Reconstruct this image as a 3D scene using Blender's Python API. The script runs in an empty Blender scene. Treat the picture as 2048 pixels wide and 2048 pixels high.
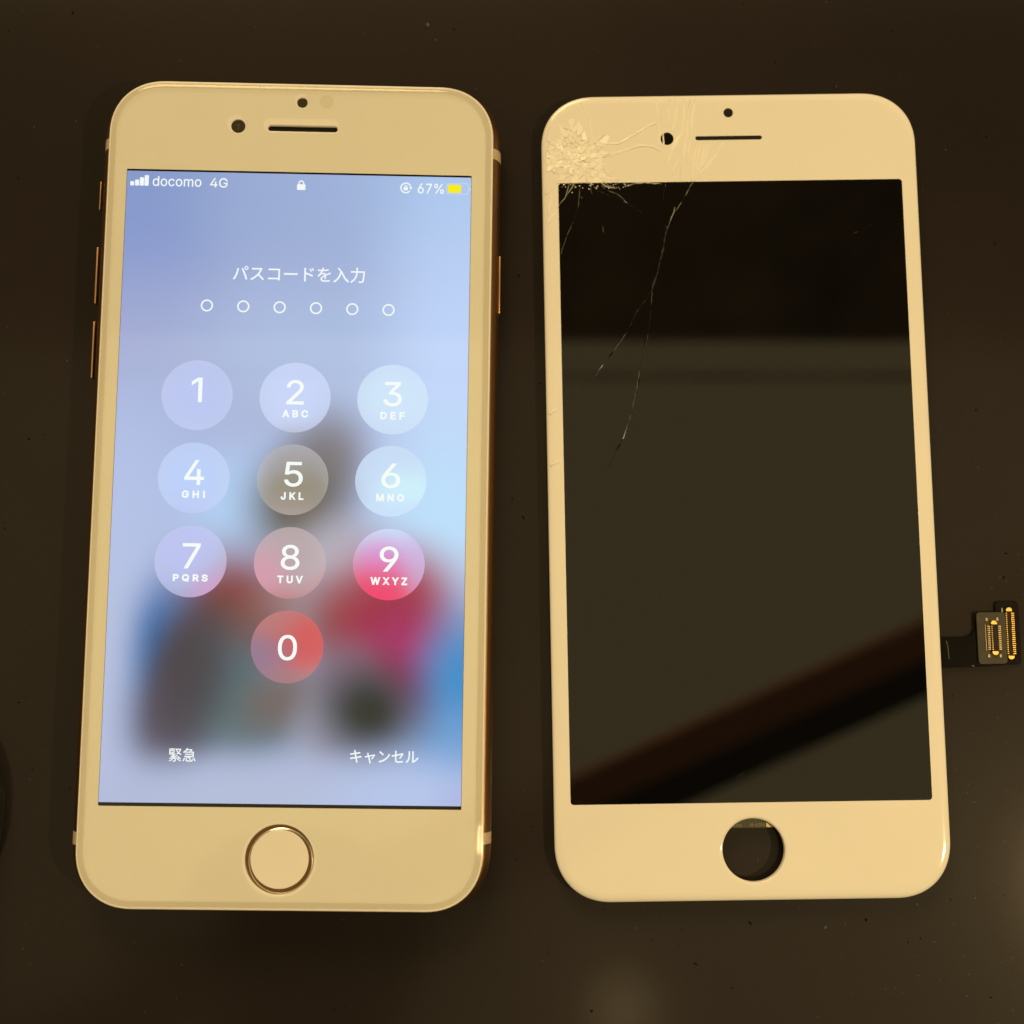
import bpy, bmesh, math, random
from mathutils import Matrix, Vector
from mathutils.geometry import delaunay_2d_cdt

random.seed(7)
S = 0.001                      # everything below is measured in millimetres
scene = bpy.context.scene
col = scene.collection

# ------------------------------------------------------------------ camera
PITCH, ROLL, CAM_Z, FPX = 0.10354, -0.00029, 212.168, 2522.31
cam_data = bpy.data.cameras.new('camera')
cam_data.sensor_fit = 'HORIZONTAL'
cam_data.sensor_width = 36.0
cam_data.lens = FPX / 2048 * 36.0
cam_data.shift_x = 36.16 / 2048
cam_data.shift_y = 19.56 / 2048
cam_data.dof.use_dof = True
cam_data.dof.focus_distance = 0.2065
cam_data.dof.aperture_fstop = 13.0
cam_data.clip_start = 0.005
cam_data.clip_end = 50.0
cam = bpy.data.objects.new('camera', cam_data)
col.objects.link(cam)
cam.matrix_world = Matrix.Translation((0, 0, CAM_Z * S)) @ Matrix.Rotation(PITCH, 4, 'X') @ Matrix.Rotation(ROLL, 4, 'Y')
scene.camera = cam

# ------------------------------------------------------------------ room light (warm indoor ambience)
world = bpy.data.worlds.new('World')
scene.world = world
world.use_nodes = True
bg = world.node_tree.nodes['Background']
# bright ceiling above, dimmer walls towards the horizon, the same all round
wn = world.node_tree
wtc = wn.nodes.new('ShaderNodeTexCoord')
wsep = wn.nodes.new('ShaderNodeSeparateXYZ')
wmr = wn.nodes.new('ShaderNodeMapRange')
wmr.interpolation_type = 'SMOOTHSTEP'
wmr.inputs['From Min'].default_value = 0.25
wmr.inputs['From Max'].default_value = 0.80
wmr.inputs['To Min'].default_value = 0.22
wmr.inputs['To Max'].default_value = 0.63
wn.links.new(wtc.outputs['Generated'], wsep.inputs[0])
wn.links.new(wsep.outputs['Z'], wmr.inputs['Value'])
wn.links.new(wmr.outputs['Result'], bg.inputs['Strength'])
bg.inputs['Color'].default_value = (1.0, 0.765, 0.365, 1)


def area_lamp(name, loc, target, size, power, color):
    d = bpy.data.lights.new(name, 'AREA')
    d.shape = 'DISK'
    d.size = size
    d.energy = power
    d.color = color
    o = bpy.data.objects.new(name, d)
    col.objects.link(o)
    o.location = loc
    v = Vector(target) - Vector(loc)
    o.rotation_euler = v.to_track_quat('-Z', 'Y').to_euler()
    return o


WARM = (1.0, 0.70, 0.32)
area_lamp('right_lamp', (0.34, -0.125, 0.46), (0.04, 0.0, 0.0), 0.016, 1.48, WARM)            # unseen, set close on the right for the side-to-side falloff
area_lamp('overhead_light', (0.155, -0.425, 1.35), (0.0, 0.0, 0.0), 0.06, 0.06, WARM)      # small one, mirrored at the table's front
area_lamp('overhead_light', (-0.40, 1.70, 1.15), (0.0, 0.1, 0.0), 1.0, 30.0, WARM)        # added soft fill from the far left, lifts the upper bezels

scene.view_settings.view_transform = 'Standard'
scene.view_settings.look = 'None'
scene.view_settings.exposure = 0.0
scene.view_settings.gamma = 1.0
scene.view_settings.use_curve_mapping = False


# ------------------------------------------------------------------ materials
def lin(r, g, b):
    f = lambda c: (c / 255 / 12.92) if c / 255 <= 0.04045 else ((c / 255 + 0.055) / 1.055) ** 2.4
    return (f(r), f(g), f(b), 1.0)


def principled(name, color, rough=0.4, metal=0.0, spec=0.5, coat=0.0, coat_rough=0.03):
    m = bpy.data.materials.new(name)
    m.use_nodes = True
    b = m.node_tree.nodes['Principled BSDF']
    b.inputs['Base Color'].default_value = (*color[:3], 1)
    b.inputs['Roughness'].default_value = rough
    b.inputs['Metallic'].default_value = metal
    b.inputs['Specular IOR Level'].default_value = spec
    b.inputs['Coat Weight'].default_value = coat
    b.inputs['Coat Roughness'].default_value = coat_rough
    return m


def add_noise(m, scale, amount, bump=0.0, bump_scale=None, detail=4.0, distance=0.00002, rough_var=0.0):
    """small tone variation and fine relief on a plain material"""
    nt = m.node_tree
    b = nt.nodes['Principled BSDF']
    tc = nt.nodes.new('ShaderNodeTexCoord')
    n = nt.nodes.new('ShaderNodeTexNoise')
    n.inputs['Scale'].default_value = scale
    n.inputs['Detail'].default_value = detail
    nt.links.new(tc.outputs['Object'], n.inputs['Vector'])
    base = tuple(b.inputs['Base Color'].default_value)
    mr = nt.nodes.new('ShaderNodeMapRange')
    mr.inputs['From Min'].default_value = 0.25
    mr.inputs['From Max'].default_value = 0.75
    mr.inputs['To Min'].default_value = 1 - amount
    mr.inputs['To Max'].default_value = 1 + amount
    nt.links.new(n.outputs['Fac'], mr.inputs['Value'])
    mul = nt.nodes.new('ShaderNodeVectorMath')
    mul.operation = 'SCALE'
    mul.inputs[0].default_value = base[:3]
    nt.links.new(mr.outputs['Result'], mul.inputs['Scale'])
    nt.links.new(mul.outputs['Vector'], b.inputs['Base Color'])
    if rough_var:
        r0 = b.inputs['Roughness'].default_value
        mr2 = nt.nodes.new('ShaderNodeMapRange')
        mr2.inputs['From Min'].default_value = 0.3
        mr2.inputs['From Max'].default_value = 0.7
        mr2.inputs['To Min'].default_value = r0 - rough_var
        mr2.inputs['To Max'].default_value = r0 + rough_var
        nt.links.new(n.outputs['Fac'], mr2.inputs['Value'])
        nt.links.new(mr2.outputs['Result'], b.inputs['Roughness'])
    if bump:
        n2 = nt.nodes.new('ShaderNodeTexNoise')
        n2.inputs['Scale'].default_value = bump_scale or scale * 6
        n2.inputs['Detail'].default_value = 3
        nt.links.new(tc.outputs['Object'], n2.inputs['Vector'])
        bp = nt.nodes.new('ShaderNodeBump')
        bp.inputs['Strength'].default_value = bump
        bp.inputs['Distance'].default_value = distance
        nt.links.new(n2.outputs['Fac'], bp.inputs['Height'])
        nt.links.new(bp.outputs['Normal'], b.inputs['Normal'])
    return m


M = {}
M['white'] = add_noise(principled('white_glass', (0.76, 0.755, 0.735), 0.07), 60, 0.015)
M['white_button'] = principled('white_button_glass', (0.76, 0.75, 0.72), 0.08)
M['white_plastic'] = add_noise(principled('white_plastic', (0.70, 0.69, 0.66), 0.35), 300, 0.03)
M['gold'] = add_noise(principled('gold_aluminium', (0.27, 0.15, 0.07), 0.42, 1.0), 900, 0.06)
M['gold_ring'] = principled('gold_polished', (0.70, 0.64, 0.55), 0.22, 1.0)
M['button'] = principled('gold_button', (0.70, 0.42, 0.25), 0.4, 1.0)
M['antenna'] = principled('antenna_plastic', (0.55, 0.42, 0.32), 0.45)
M['black_glass'] = principled('black_display_glass', (0.0025, 0.0026, 0.003), 0.012, 0.0, 0.62)
_nt = M['black_glass'].node_tree
_tc = _nt.nodes.new('ShaderNodeTexCoord')
_n = _nt.nodes.new('ShaderNodeTexNoise')
_n.inputs['Scale'].default_value = 45
_n.inputs['Detail'].default_value = 6
_mr = _nt.nodes.new('ShaderNodeMapRange')
_mr.inputs['From Min'].default_value = 0.42
_mr.inputs['From Max'].default_value = 0.75
_mr.inputs['To Min'].default_value = 0.008
_mr.inputs['To Max'].default_value = 0.045
_nt.links.new(_tc.outputs['Object'], _n.inputs['Vector'])
_nt.links.new(_n.outputs['Fac'], _mr.inputs['Value'])
_nt.links.new(_mr.outputs['Result'], _nt.nodes['Principled BSDF'].inputs['Roughness'])
M['black_mask'] = principled('black_print', (0.004, 0.003, 0.006), 0.12, 0.0, 0.25)
M['dark_hole'] = principled('dark_recess', (0.006, 0.005, 0.004), 0.5, 0.0, 0.2)  # near-black, also stands for shade where openings are not cut
M['lens'] = principled('camera_lens', (0.045, 0.036, 0.028), 0.05)
M['lens_dark'] = principled('camera_glass', (0.006, 0.006, 0.006), 0.05, 0, 0.4)
M['sensor'] = principled('sensor_tint', (0.70, 0.68, 0.60), 0.08)
M['shard_bright'] = principled('shattered_glass_bright', (0.95, 0.95, 0.94), 0.2)
M['shard_mid'] = principled('shattered_glass', (0.86, 0.855, 0.84), 0.12)
M['shard_low'] = principled('shattered_glass_dull', (0.77, 0.765, 0.74), 0.30)
M['seam'] = principled('fracture_seam', (0.50, 0.48, 0.43), 0.5)
M['crack_white'] = principled('cracked_white_glass', (0.79, 0.785, 0.755), 0.38)
M['crack_light'] = add_noise(principled('crack_line', (0.10, 0.098, 0.090), 0.25), 900, 0.85)
M['crack_faint'] = principled('crack_faint', (0.018, 0.018, 0.018), 0.35, 0, 0.3)
M['crack_bright'] = principled('crack_bright', (0.34, 0.335, 0.30), 0.3)
M['crack_dark'] = principled('crack_chip', (0.003, 0.003, 0.003), 0.6, 0.0, 0.1)
M['flex_black'] = add_noise(principled('flex_film', (0.002, 0.0018, 0.0018), 0.4, 0, 0.05), 400, 0.3, 0.25, 500)
M['flex_board'] = add_noise(principled('flex_stiffener', (0.050, 0.047, 0.036), 0.6, 0, 0.25), 900, 0.15)
M['flex_board_dark'] = add_noise(principled('flex_stiffener_dark', (0.007, 0.0055, 0.005), 0.6, 0, 0.08), 900, 0.2)
M['flex_green'] = add_noise(principled('flex_green', (0.040, 0.043, 0.022), 0.45), 900, 0.2)
M['flex_print'] = principled('flex_print', (0.22, 0.19, 0.07), 0.5)
M['connector'] = principled('connector_plastic', (0.02, 0.016, 0.012), 0.6, 0, 0.15)
M['pin'] = principled('gold_pin', (0.86, 0.58, 0.17), 0.5, 1.0)
M['pin_dull'] = principled('dull_gold_pin', (0.55, 0.43, 0.24), 0.5, 1.0)
M['crease'] = principled('crease_sheen_wear', (0.07, 0.066, 0.055), 0.5)
M['solder'] = principled('solder', (0.36, 0.32, 0.22), 0.35, 0.6)
M['dark_rubber'] = add_noise(principled('dark_rubber', (0.022, 0.020, 0.016), 0.5, 0, 0.25), 200, 0.15)
M['mirrored_dark'] = add_noise(principled('mirrored_prop_dark', (0.50, 0.36, 0.26), 0.7), 11, 0.9)
M['mirrored_brown'] = principled('mirrored_prop_brown', (0.75, 0.32, 0.20), 0.6)
M['cloth_dark'] = add_noise(principled('dark_cloth', (0.016, 0.012, 0.010), 0.9, 0, 0.1), 40, 0.2)
M['mirrored_black'] = principled('mirrored_prop_black', (0.004, 0.003, 0.003), 0.6)

# table: dark, slightly dusty laminate
m = principled('table_laminate', (0.0140, 0.0106, 0.0100), 0.5, 0, 0.08, 0.40, 0.12)
add_noise(m, 14, 0.16, 0.5, 1500, distance=0.00003, rough_var=0.05)
_nt = m.node_tree
_tc = _nt.nodes.new('ShaderNodeTexCoord')
_n = _nt.nodes.new('ShaderNodeTexNoise')
_n.inputs['Scale'].default_value = 5200
_n.inputs['Detail'].default_value = 2
_nt.links.new(_tc.outputs['Object'], _n.inputs['Vector'])
_bp = _nt.nodes.new('ShaderNodeBump')
_bp.inputs['Strength'].default_value = 0.22
_bp.inputs['Distance'].default_value = 0.00001
_nt.links.new(_n.outputs['Fac'], _bp.inputs['Height'])
_nt.links.new(_bp.outputs['Normal'], _nt.nodes['Principled BSDF'].inputs['Coat Normal'])
M['table'] = m


def glass_film(name, tint=(0.985, 0.99, 0.98)):
    """clear protector glass: mirror share by Fresnel on the outer side, the rest passes straight"""
    m = bpy.data.materials.new(name)
    m.use_nodes = True
    nt = m.node_tree
    nt.nodes.clear()
    out = nt.nodes.new('ShaderNodeOutputMaterial')
    mix = nt.nodes.new('ShaderNodeMixShader')
    tr = nt.nodes.new('ShaderNodeBsdfTransparent')
    tr.inputs['Color'].default_value = (*tint, 1)
    gl = nt.nodes.new('ShaderNodeBsdfGlossy')
    gl.inputs['Roughness'].default_value = 0.02
    fr = nt.nodes.new('ShaderNodeFresnel')
    fr.inputs['IOR'].default_value = 1.5
    ge = nt.nodes.new('ShaderNodeNewGeometry')
    inv = nt.nodes.new('ShaderNodeMath')
    inv.operation = 'SUBTRACT'
    inv.inputs[0].default_value = 1.0
    nt.links.new(ge.outputs['Backfacing'], inv.inputs[1])
    mu = nt.nodes.new('ShaderNodeMath')
    mu.operation = 'MULTIPLY'
    nt.links.new(fr.outputs['Fac'], mu.inputs[0])
    nt.links.new(inv.outputs[0], mu.inputs[1])
    nt.links.new(mu.outputs[0], mix.inputs['Fac'])
    nt.links.new(tr.outputs[0], mix.inputs[1])
    nt.links.new(gl.outputs[0], mix.inputs[2])
    nt.links.new(mix.outputs[0], out.inputs['Surface'])
    return m


M['film'] = glass_film('protector_glass')
M['film_rim'] = glass_film('protector_rim_shaded_glass', (0.85, 0.84, 0.79))  # darker tint stands in for the refraction shade along the edge

# ------------------------------------------------------------------ picture shown on the lit screen (node group)
# blobs: x, y, rx, ry, rotation in degrees, sRGB colour, strength
WALL = [
    (-29, 48, 26, 22, 0, (131, 153, 203), 0.9), (28, 50, 24, 20, 0, (171, 199, 239), 0.9),
    (-28, 33, 16, 20, 0, (137, 153, 211), 0.7), (0, 48, 20, 18, 0, (153, 173, 217), 0.6),
    (-26, 20, 22, 18, 0, (167, 175, 215), 0.8), (6, 22, 26, 14, 0, (175, 195, 231), 0.7),
    (27, 18, 16, 34, 0, (193, 215, 255), 0.95), (-24, 2, 18, 20, 0, (169, 185, 231), 0.8),
    (-8, -5, 12, 12, 0, (175, 211, 251), 0.75), (25, -6, 13, 18, 0, (187, 223, 255), 0.95),
    (-28, -22, 14, 30, 0, (175, 189, 225), 0.9),
    # grey brown figure in the middle
    (6, 4, 8, 9.5, 0, (118, 112, 114), 0.85), (1.5, -4, 10, 10.5, 0, (94, 88, 78), 1.0),
    (8, -13, 9, 9, 0, (186, 178, 190), 0.75),
    # red and crimson
    (-9, -21, 12.5, 12, 25, (138, 58, 66), 1.0), (-5, -24, 11, 9, 0, (126, 68, 64), 0.85),
    (5, -20, 11, 7, 0, (156, 124, 126), 0.7), (9, -25, 7, 9, 0, (128, 62, 58), 0.8),
    (18, -18, 12, 10, 0, (168, 52, 82), 0.95), (16.5, -24, 11.5, 10, 0, (152, 22, 52), 1.0),
    (20, -28.5, 10.5, 10, 0, (164, 36, 104), 0.95), (24, -33, 7, 8, 0, (116, 74, 142), 0.6),
    # blues, slate and teal
    (-21.5, -27, 7.5, 15, -14, (50, 112, 178), 1.0), (-15.5, -31, 8.5, 15, -12, (58, 48, 60), 1.0),
    (-18, -39, 10, 9, 0, (74, 64, 84), 0.85), (-8, -34, 10, 12, 0, (70, 98, 110), 0.95),
    (-3, -38, 11, 8, 0, (82, 104, 108), 0.8), (1, -35, 9, 6, 25, (112, 92, 90), 0.8),
    (29, -33, 8.5, 15, 0, (48, 138, 202), 1.0), (27, -43, 10, 9, 0, (104, 158, 216), 0.75),
    (8, -38, 7, 10, -20, (168, 164, 184), 0.7), (10, -31, 7, 7, 0, (130, 104, 130), 0.55),
    (13.8, -37, 11, 10, 0, (26, 38, 42), 1.0),
    (-14.5, -32, 6.8, 12, -8, (58, 52, 66), 0.8),
    (-31, -30, 8, 30, 0, (182, 192, 226), 0.95), (-28, -4, 12, 18, 0, (178, 194, 238), 0.6),
    (-4, -52, 30, 8, 0, (179, 189, 219), 0.9), (22, -52, 18, 9, 0, (179, 197, 239), 0.9),
    (29, -53, 6, 6, 0, (167, 173, 227), 0.5),
]
KEYS = [
    (-15.7, 14, 9, 9, 0, (185, 197, 246), 0.95), (0.4, 14, 9, 9, 0, (199, 213, 254), 0.95),
    (16.4, 14, 9, 9, 0, (205, 229, 254), 1.0), (-15.7, 0, 9, 9, 0, (185, 207, 254), 0.95),
    (15, 2, 9, 9, 0, (197, 219, 250), 0.95), (19, -3, 6, 6, 0, (205, 245, 255), 0.95),
    (0.4, 4, 7, 5, 0, (164, 160, 168), 0.8), (1, -2, 8, 6, 0, (146, 138, 122), 0.9),
    (-16.5, -12, 9, 9, 0, (185, 193, 244), 0.95), (-11.5, -19, 5, 5, 0, (206, 160, 210), 0.9),
    (0, -12, 9, 9, 0, (184, 164, 172), 0.95), (-4.5, -16, 6, 6, 0, (214, 152, 176), 0.85),
    (17, -7, 9, 6, 0, (199, 223, 255), 0.95), (15.5, -13, 6, 5, 0, (220, 140, 214), 0.85),
    (14.5, -19, 10, 6.5, 0, (238, 62, 112), 1.0), (22, -12, 4, 8, 0, (206, 176, 230), 0.7),
    (1, -26, 9, 9, 0, (196, 92, 96), 0.9), (4, -26, 6, 6, 0, (212, 82, 88), 0.85),
    (-4.5, -29, 6, 6, 0, (146, 116, 146), 0.9), (0, -33, 6, 3, 0, (160, 116, 126), 0.7),
    (-2, -22, 5, 4, 0, (186, 118, 120), 0.7),
]


def blob_chain(nt, uv, start, blobs):
    cur = start
    for (x, y, rx, ry, rot, c, st) in blobs:
        mp = nt.nodes.new('ShaderNodeMapping')
        mp.vector_type = 'TEXTURE'
        mp.inputs['Location'].default_value = (x, y, 0)
        mp.inputs['Rotation'].default_value = (0, 0, math.radians(rot))
        mp.inputs['Scale'].default_value = (rx, ry, 1)
        nt.links.new(uv, mp.inputs['Vector'])
        ln = nt.nodes.new('ShaderNodeVectorMath')
        ln.operation = 'LENGTH'
        nt.links.new(mp.outputs[0], ln.inputs[0])
        mr = nt.nodes.new('ShaderNodeMapRange')
        mr.interpolation_type = 'SMOOTHERSTEP'
        mr.inputs['From Min'].default_value = 0.0
        mr.inputs['From Max'].default_value = 1.45
        mr.inputs['To Min'].default_value = st
        mr.inputs['To Max'].default_value = 0.0
        nt.links.new(ln.outputs['Value'], mr.inputs['Value'])
        mx = nt.nodes.new('ShaderNodeMix')
        mx.data_type = 'RGBA'
        nt.links.new(mr.outputs['Result'], mx.inputs['Factor'])
        if isinstance(cur, tuple):
            mx.inputs[6].default_value = cur
        else:
            nt.links.new(cur, mx.inputs[6])
        mx.inputs[7].default_value = lin(*c)
        cur = mx.outputs[2]
    return cur


def screen_material(name, keys=False):
    m = bpy.data.materials.new(name)
    m.use_nodes = True
    nt = m.node_tree
    b = nt.nodes['Principled BSDF']
    b.inputs['Base Color'].default_value = (0.004, 0.004, 0.005, 1)
    b.inputs['Roughness'].default_value = 0.03
    b.inputs['Specular IOR Level'].default_value = 0.34
    uv = nt.nodes.new('ShaderNodeUVMap')
    uv.uv_map = 'screen_mm'
    c = blob_chain(nt, uv.outputs['UV'], lin(168, 180, 220), WALL)
    if keys:
        hi = nt.nodes.new('ShaderNodeMix')
        hi.data_type = 'RGBA'
        hi.inputs['Factor'].default_value = 0.2
        nt.links.new(c, hi.inputs[6])
        hi.inputs[7].default_value = (1, 1, 1, 1)
        c = blob_chain(nt, uv.outputs['UV'], hi.outputs[2], KEYS)
    nt.links.new(c, b.inputs['Emission Color'])
    b.inputs['Emission Strength'].default_value = 1.04
    return m


M['screen'] = screen_material('lit_wallpaper')
M['key'] = screen_material('lit_key', True)


def emitter(name, c, s=1.0):
    m = principled(name, (0.01, 0.01, 0.01), 0.05, 0, 0.25)
    b = m.node_tree.nodes['Principled BSDF']
    b.inputs['Emission Color'].default_value = c
    b.inputs['Emission Strength'].default_value = s
    return m


M['ink'] = emitter('screen_white', (0.94, 1.0, 1.0, 1), 1.0)
M['ink_pale'] = emitter('screen_pale', lin(206, 220, 250), 1.0)
M['ink_yellow'] = emitter('screen_yellow', lin(255, 240, 30), 1.0)


# ------------------------------------------------------------------ object helpers
def keep_flat(mesh):
    """large level faces keep their own normal next to rounded edges"""
    bm = bmesh.new()
    bm.from_mesh(mesh)
    for e in bm.edges:
        if len(e.link_faces) == 2:
            a, b = (abs(f.normal.z) > 0.9995 for f in e.link_faces)
            if a != b:
                e.smooth = False
    bm.to_mesh(mesh)
    bm.free()


def obj(name, mesh, mat, parent=None, smooth=None):
    if mat is not None:
        mesh.materials.clear()
        mesh.materials.append(mat)
    if smooth is not None:
        for p in mesh.polygons:
            p.use_smooth = True
        mesh.set_sharp_from_angle(angle=math.radians(smooth))
        keep_flat(mesh)
    mesh.name = name
    o = bpy.data.objects.new(name, mesh)
    col.objects.link(o)
    if parent is not None:
        o.parent = parent
    return o


def tag(o, label=None, category=None, group=None, kind=None):
    for k, v in (('label', label), ('category', category), ('group', group), ('kind', kind)):
        if v:
            o[k] = v
    return o


def pymesh(verts, faces, name='m'):
    me = bpy.data.meshes.new(name)
    me.from_pydata([(x * S, y * S, z * S) for x, y, z in verts], [], faces)
    me.update()
    return me


def rrect(hw, hh, r, n=2.0, seg=14, cx=0.0, cy=0.0):
    pts = []
    for (sx, sy, a0) in ((1, 1, 0), (-1, 1, 90), (-1, -1, 180), (1, -1, 270)):
        for i in range(seg + 1):
            a = math.radians(a0 + 90 * i / seg)
            ca, sa = math.cos(a), math.sin(a)
            ux = math.copysign(abs(ca) ** (2 / n), ca)
            uy = math.copysign(abs(sa) ** (2 / n), sa)
            pts.append((cx + sx * (hw - r) + r * ux, cy + sy * (hh - r) + r * uy))
    return pts


def circle(cx, cy, r, seg=48):
    return [(cx + r * math.cos(2 * math.pi * i / seg), cy + r * math.sin(2 * math.pi * i / seg)) for i in range(seg)]


def pill(cx, cy, hw, hh, seg=10):
    return rrect(hw, hh, min(hw, hh) * 0.999, 2.0, seg, cx, cy)


def eval_mesh(o):
    dg = bpy.context.evaluated_depsgraph_get()
    me = bpy.data.meshes.new_from_object(o.evaluated_get(dg))
    data = o.data
    bpy.data.objects.remove(o)
    bpy.data.curves.remove(data)
    return me


def slab_mesh(loops, z0, z1, bevel=0.0, res=3):
    """flat plate from an outline and its holes, with rounded edges (mm)"""
    c = bpy.data.curves.new('c', 'CURVE')
    c.dimensions = '2D'
    c.fill_mode = 'BOTH'
    for lp in loops:
        sp = c.splines.new('POLY')
        sp.points.add(len(lp) - 1)
        for p, (x, y) in zip(sp.points, lp):
            p.co = (x, y, 0, 1)
        sp.use_cyclic_u = True
    h = (z1 - z0) / 2
    c.extrude = max(h - bevel, 0.0)
    c.bevel_depth = bevel
    c.bevel_resolution = res
    c.offset = -bevel
    o = bpy.data.objects.new('c', c)
    col.objects.link(o)
    me = eval_mesh(o)
    me.transform(Matrix.Scale(S, 4) @ Matrix.Translation((0, 0, (z0 + z1) / 2)))
    return me


def sheet_mesh(loops, z, uv=False, offset=0.0):
    c = bpy.data.curves.new('c', 'CURVE')
    c.dimensions = '2D'
    c.fill_mode = 'FRONT'
    c.offset = offset
    for lp in loops:
        sp = c.splines.new('POLY')
        sp.points.add(len(lp) - 1)
        for p, (x, y) in zip(sp.points, lp):
            p.co = (x, y, 0, 1)
        sp.use_cyclic_u = True
    o = bpy.data.objects.new('c', c)
    col.objects.link(o)
    me = eval_mesh(o)
    bm = bmesh.new()
    bm.from_mesh(me)
    bmesh.ops.recalc_face_normals(bm, faces=bm.faces)
    for f in bm.faces:
        if f.normal.z < 0:
            f.normal_flip()
    if uv:
        lay = bm.loops.layers.uv.new('screen_mm')
        for f in bm.faces:
            for l in f.loops:
                l[lay].uv = (l.vert.co.x, l.vert.co.y)
    bm.to_mesh(me)
    bm.free()
    me.transform(Matrix.Scale(S, 4) @ Matrix.Translation((0, 0, z)))
    return me


def text_mesh(body, x0, x1, y0, y1, z, offset=0.0, spacing=1.0, flip=False):
    """lettering fitted into a measured box (mm)"""
    c = bpy.data.curves.new('t', 'FONT')
    c.body = body
    c.resolution_u = 4
    c.offset = offset
    c.space_character = spacing
    o = bpy.data.objects.new('t', c)
    col.objects.link(o)
    me = eval_mesh(o)
    xs = [v.co.x for v in me.vertices]
    ys = [v.co.y for v in me.vertices]
    ax, bx, ay, by = min(xs), max(xs), min(ys), max(ys)
    if flip:
        y0, y1 = y1, y0
    for v in me.vertices:
        v.co = ((x0 + (v.co.x - ax) / (bx - ax) * (x1 - x0)) * S,
                (y0 + (v.co.y - ay) / (by - ay) * (y1 - y0)) * S, z * S)
    if flip:
        me.flip_normals()
    me.update()
    return me



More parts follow.
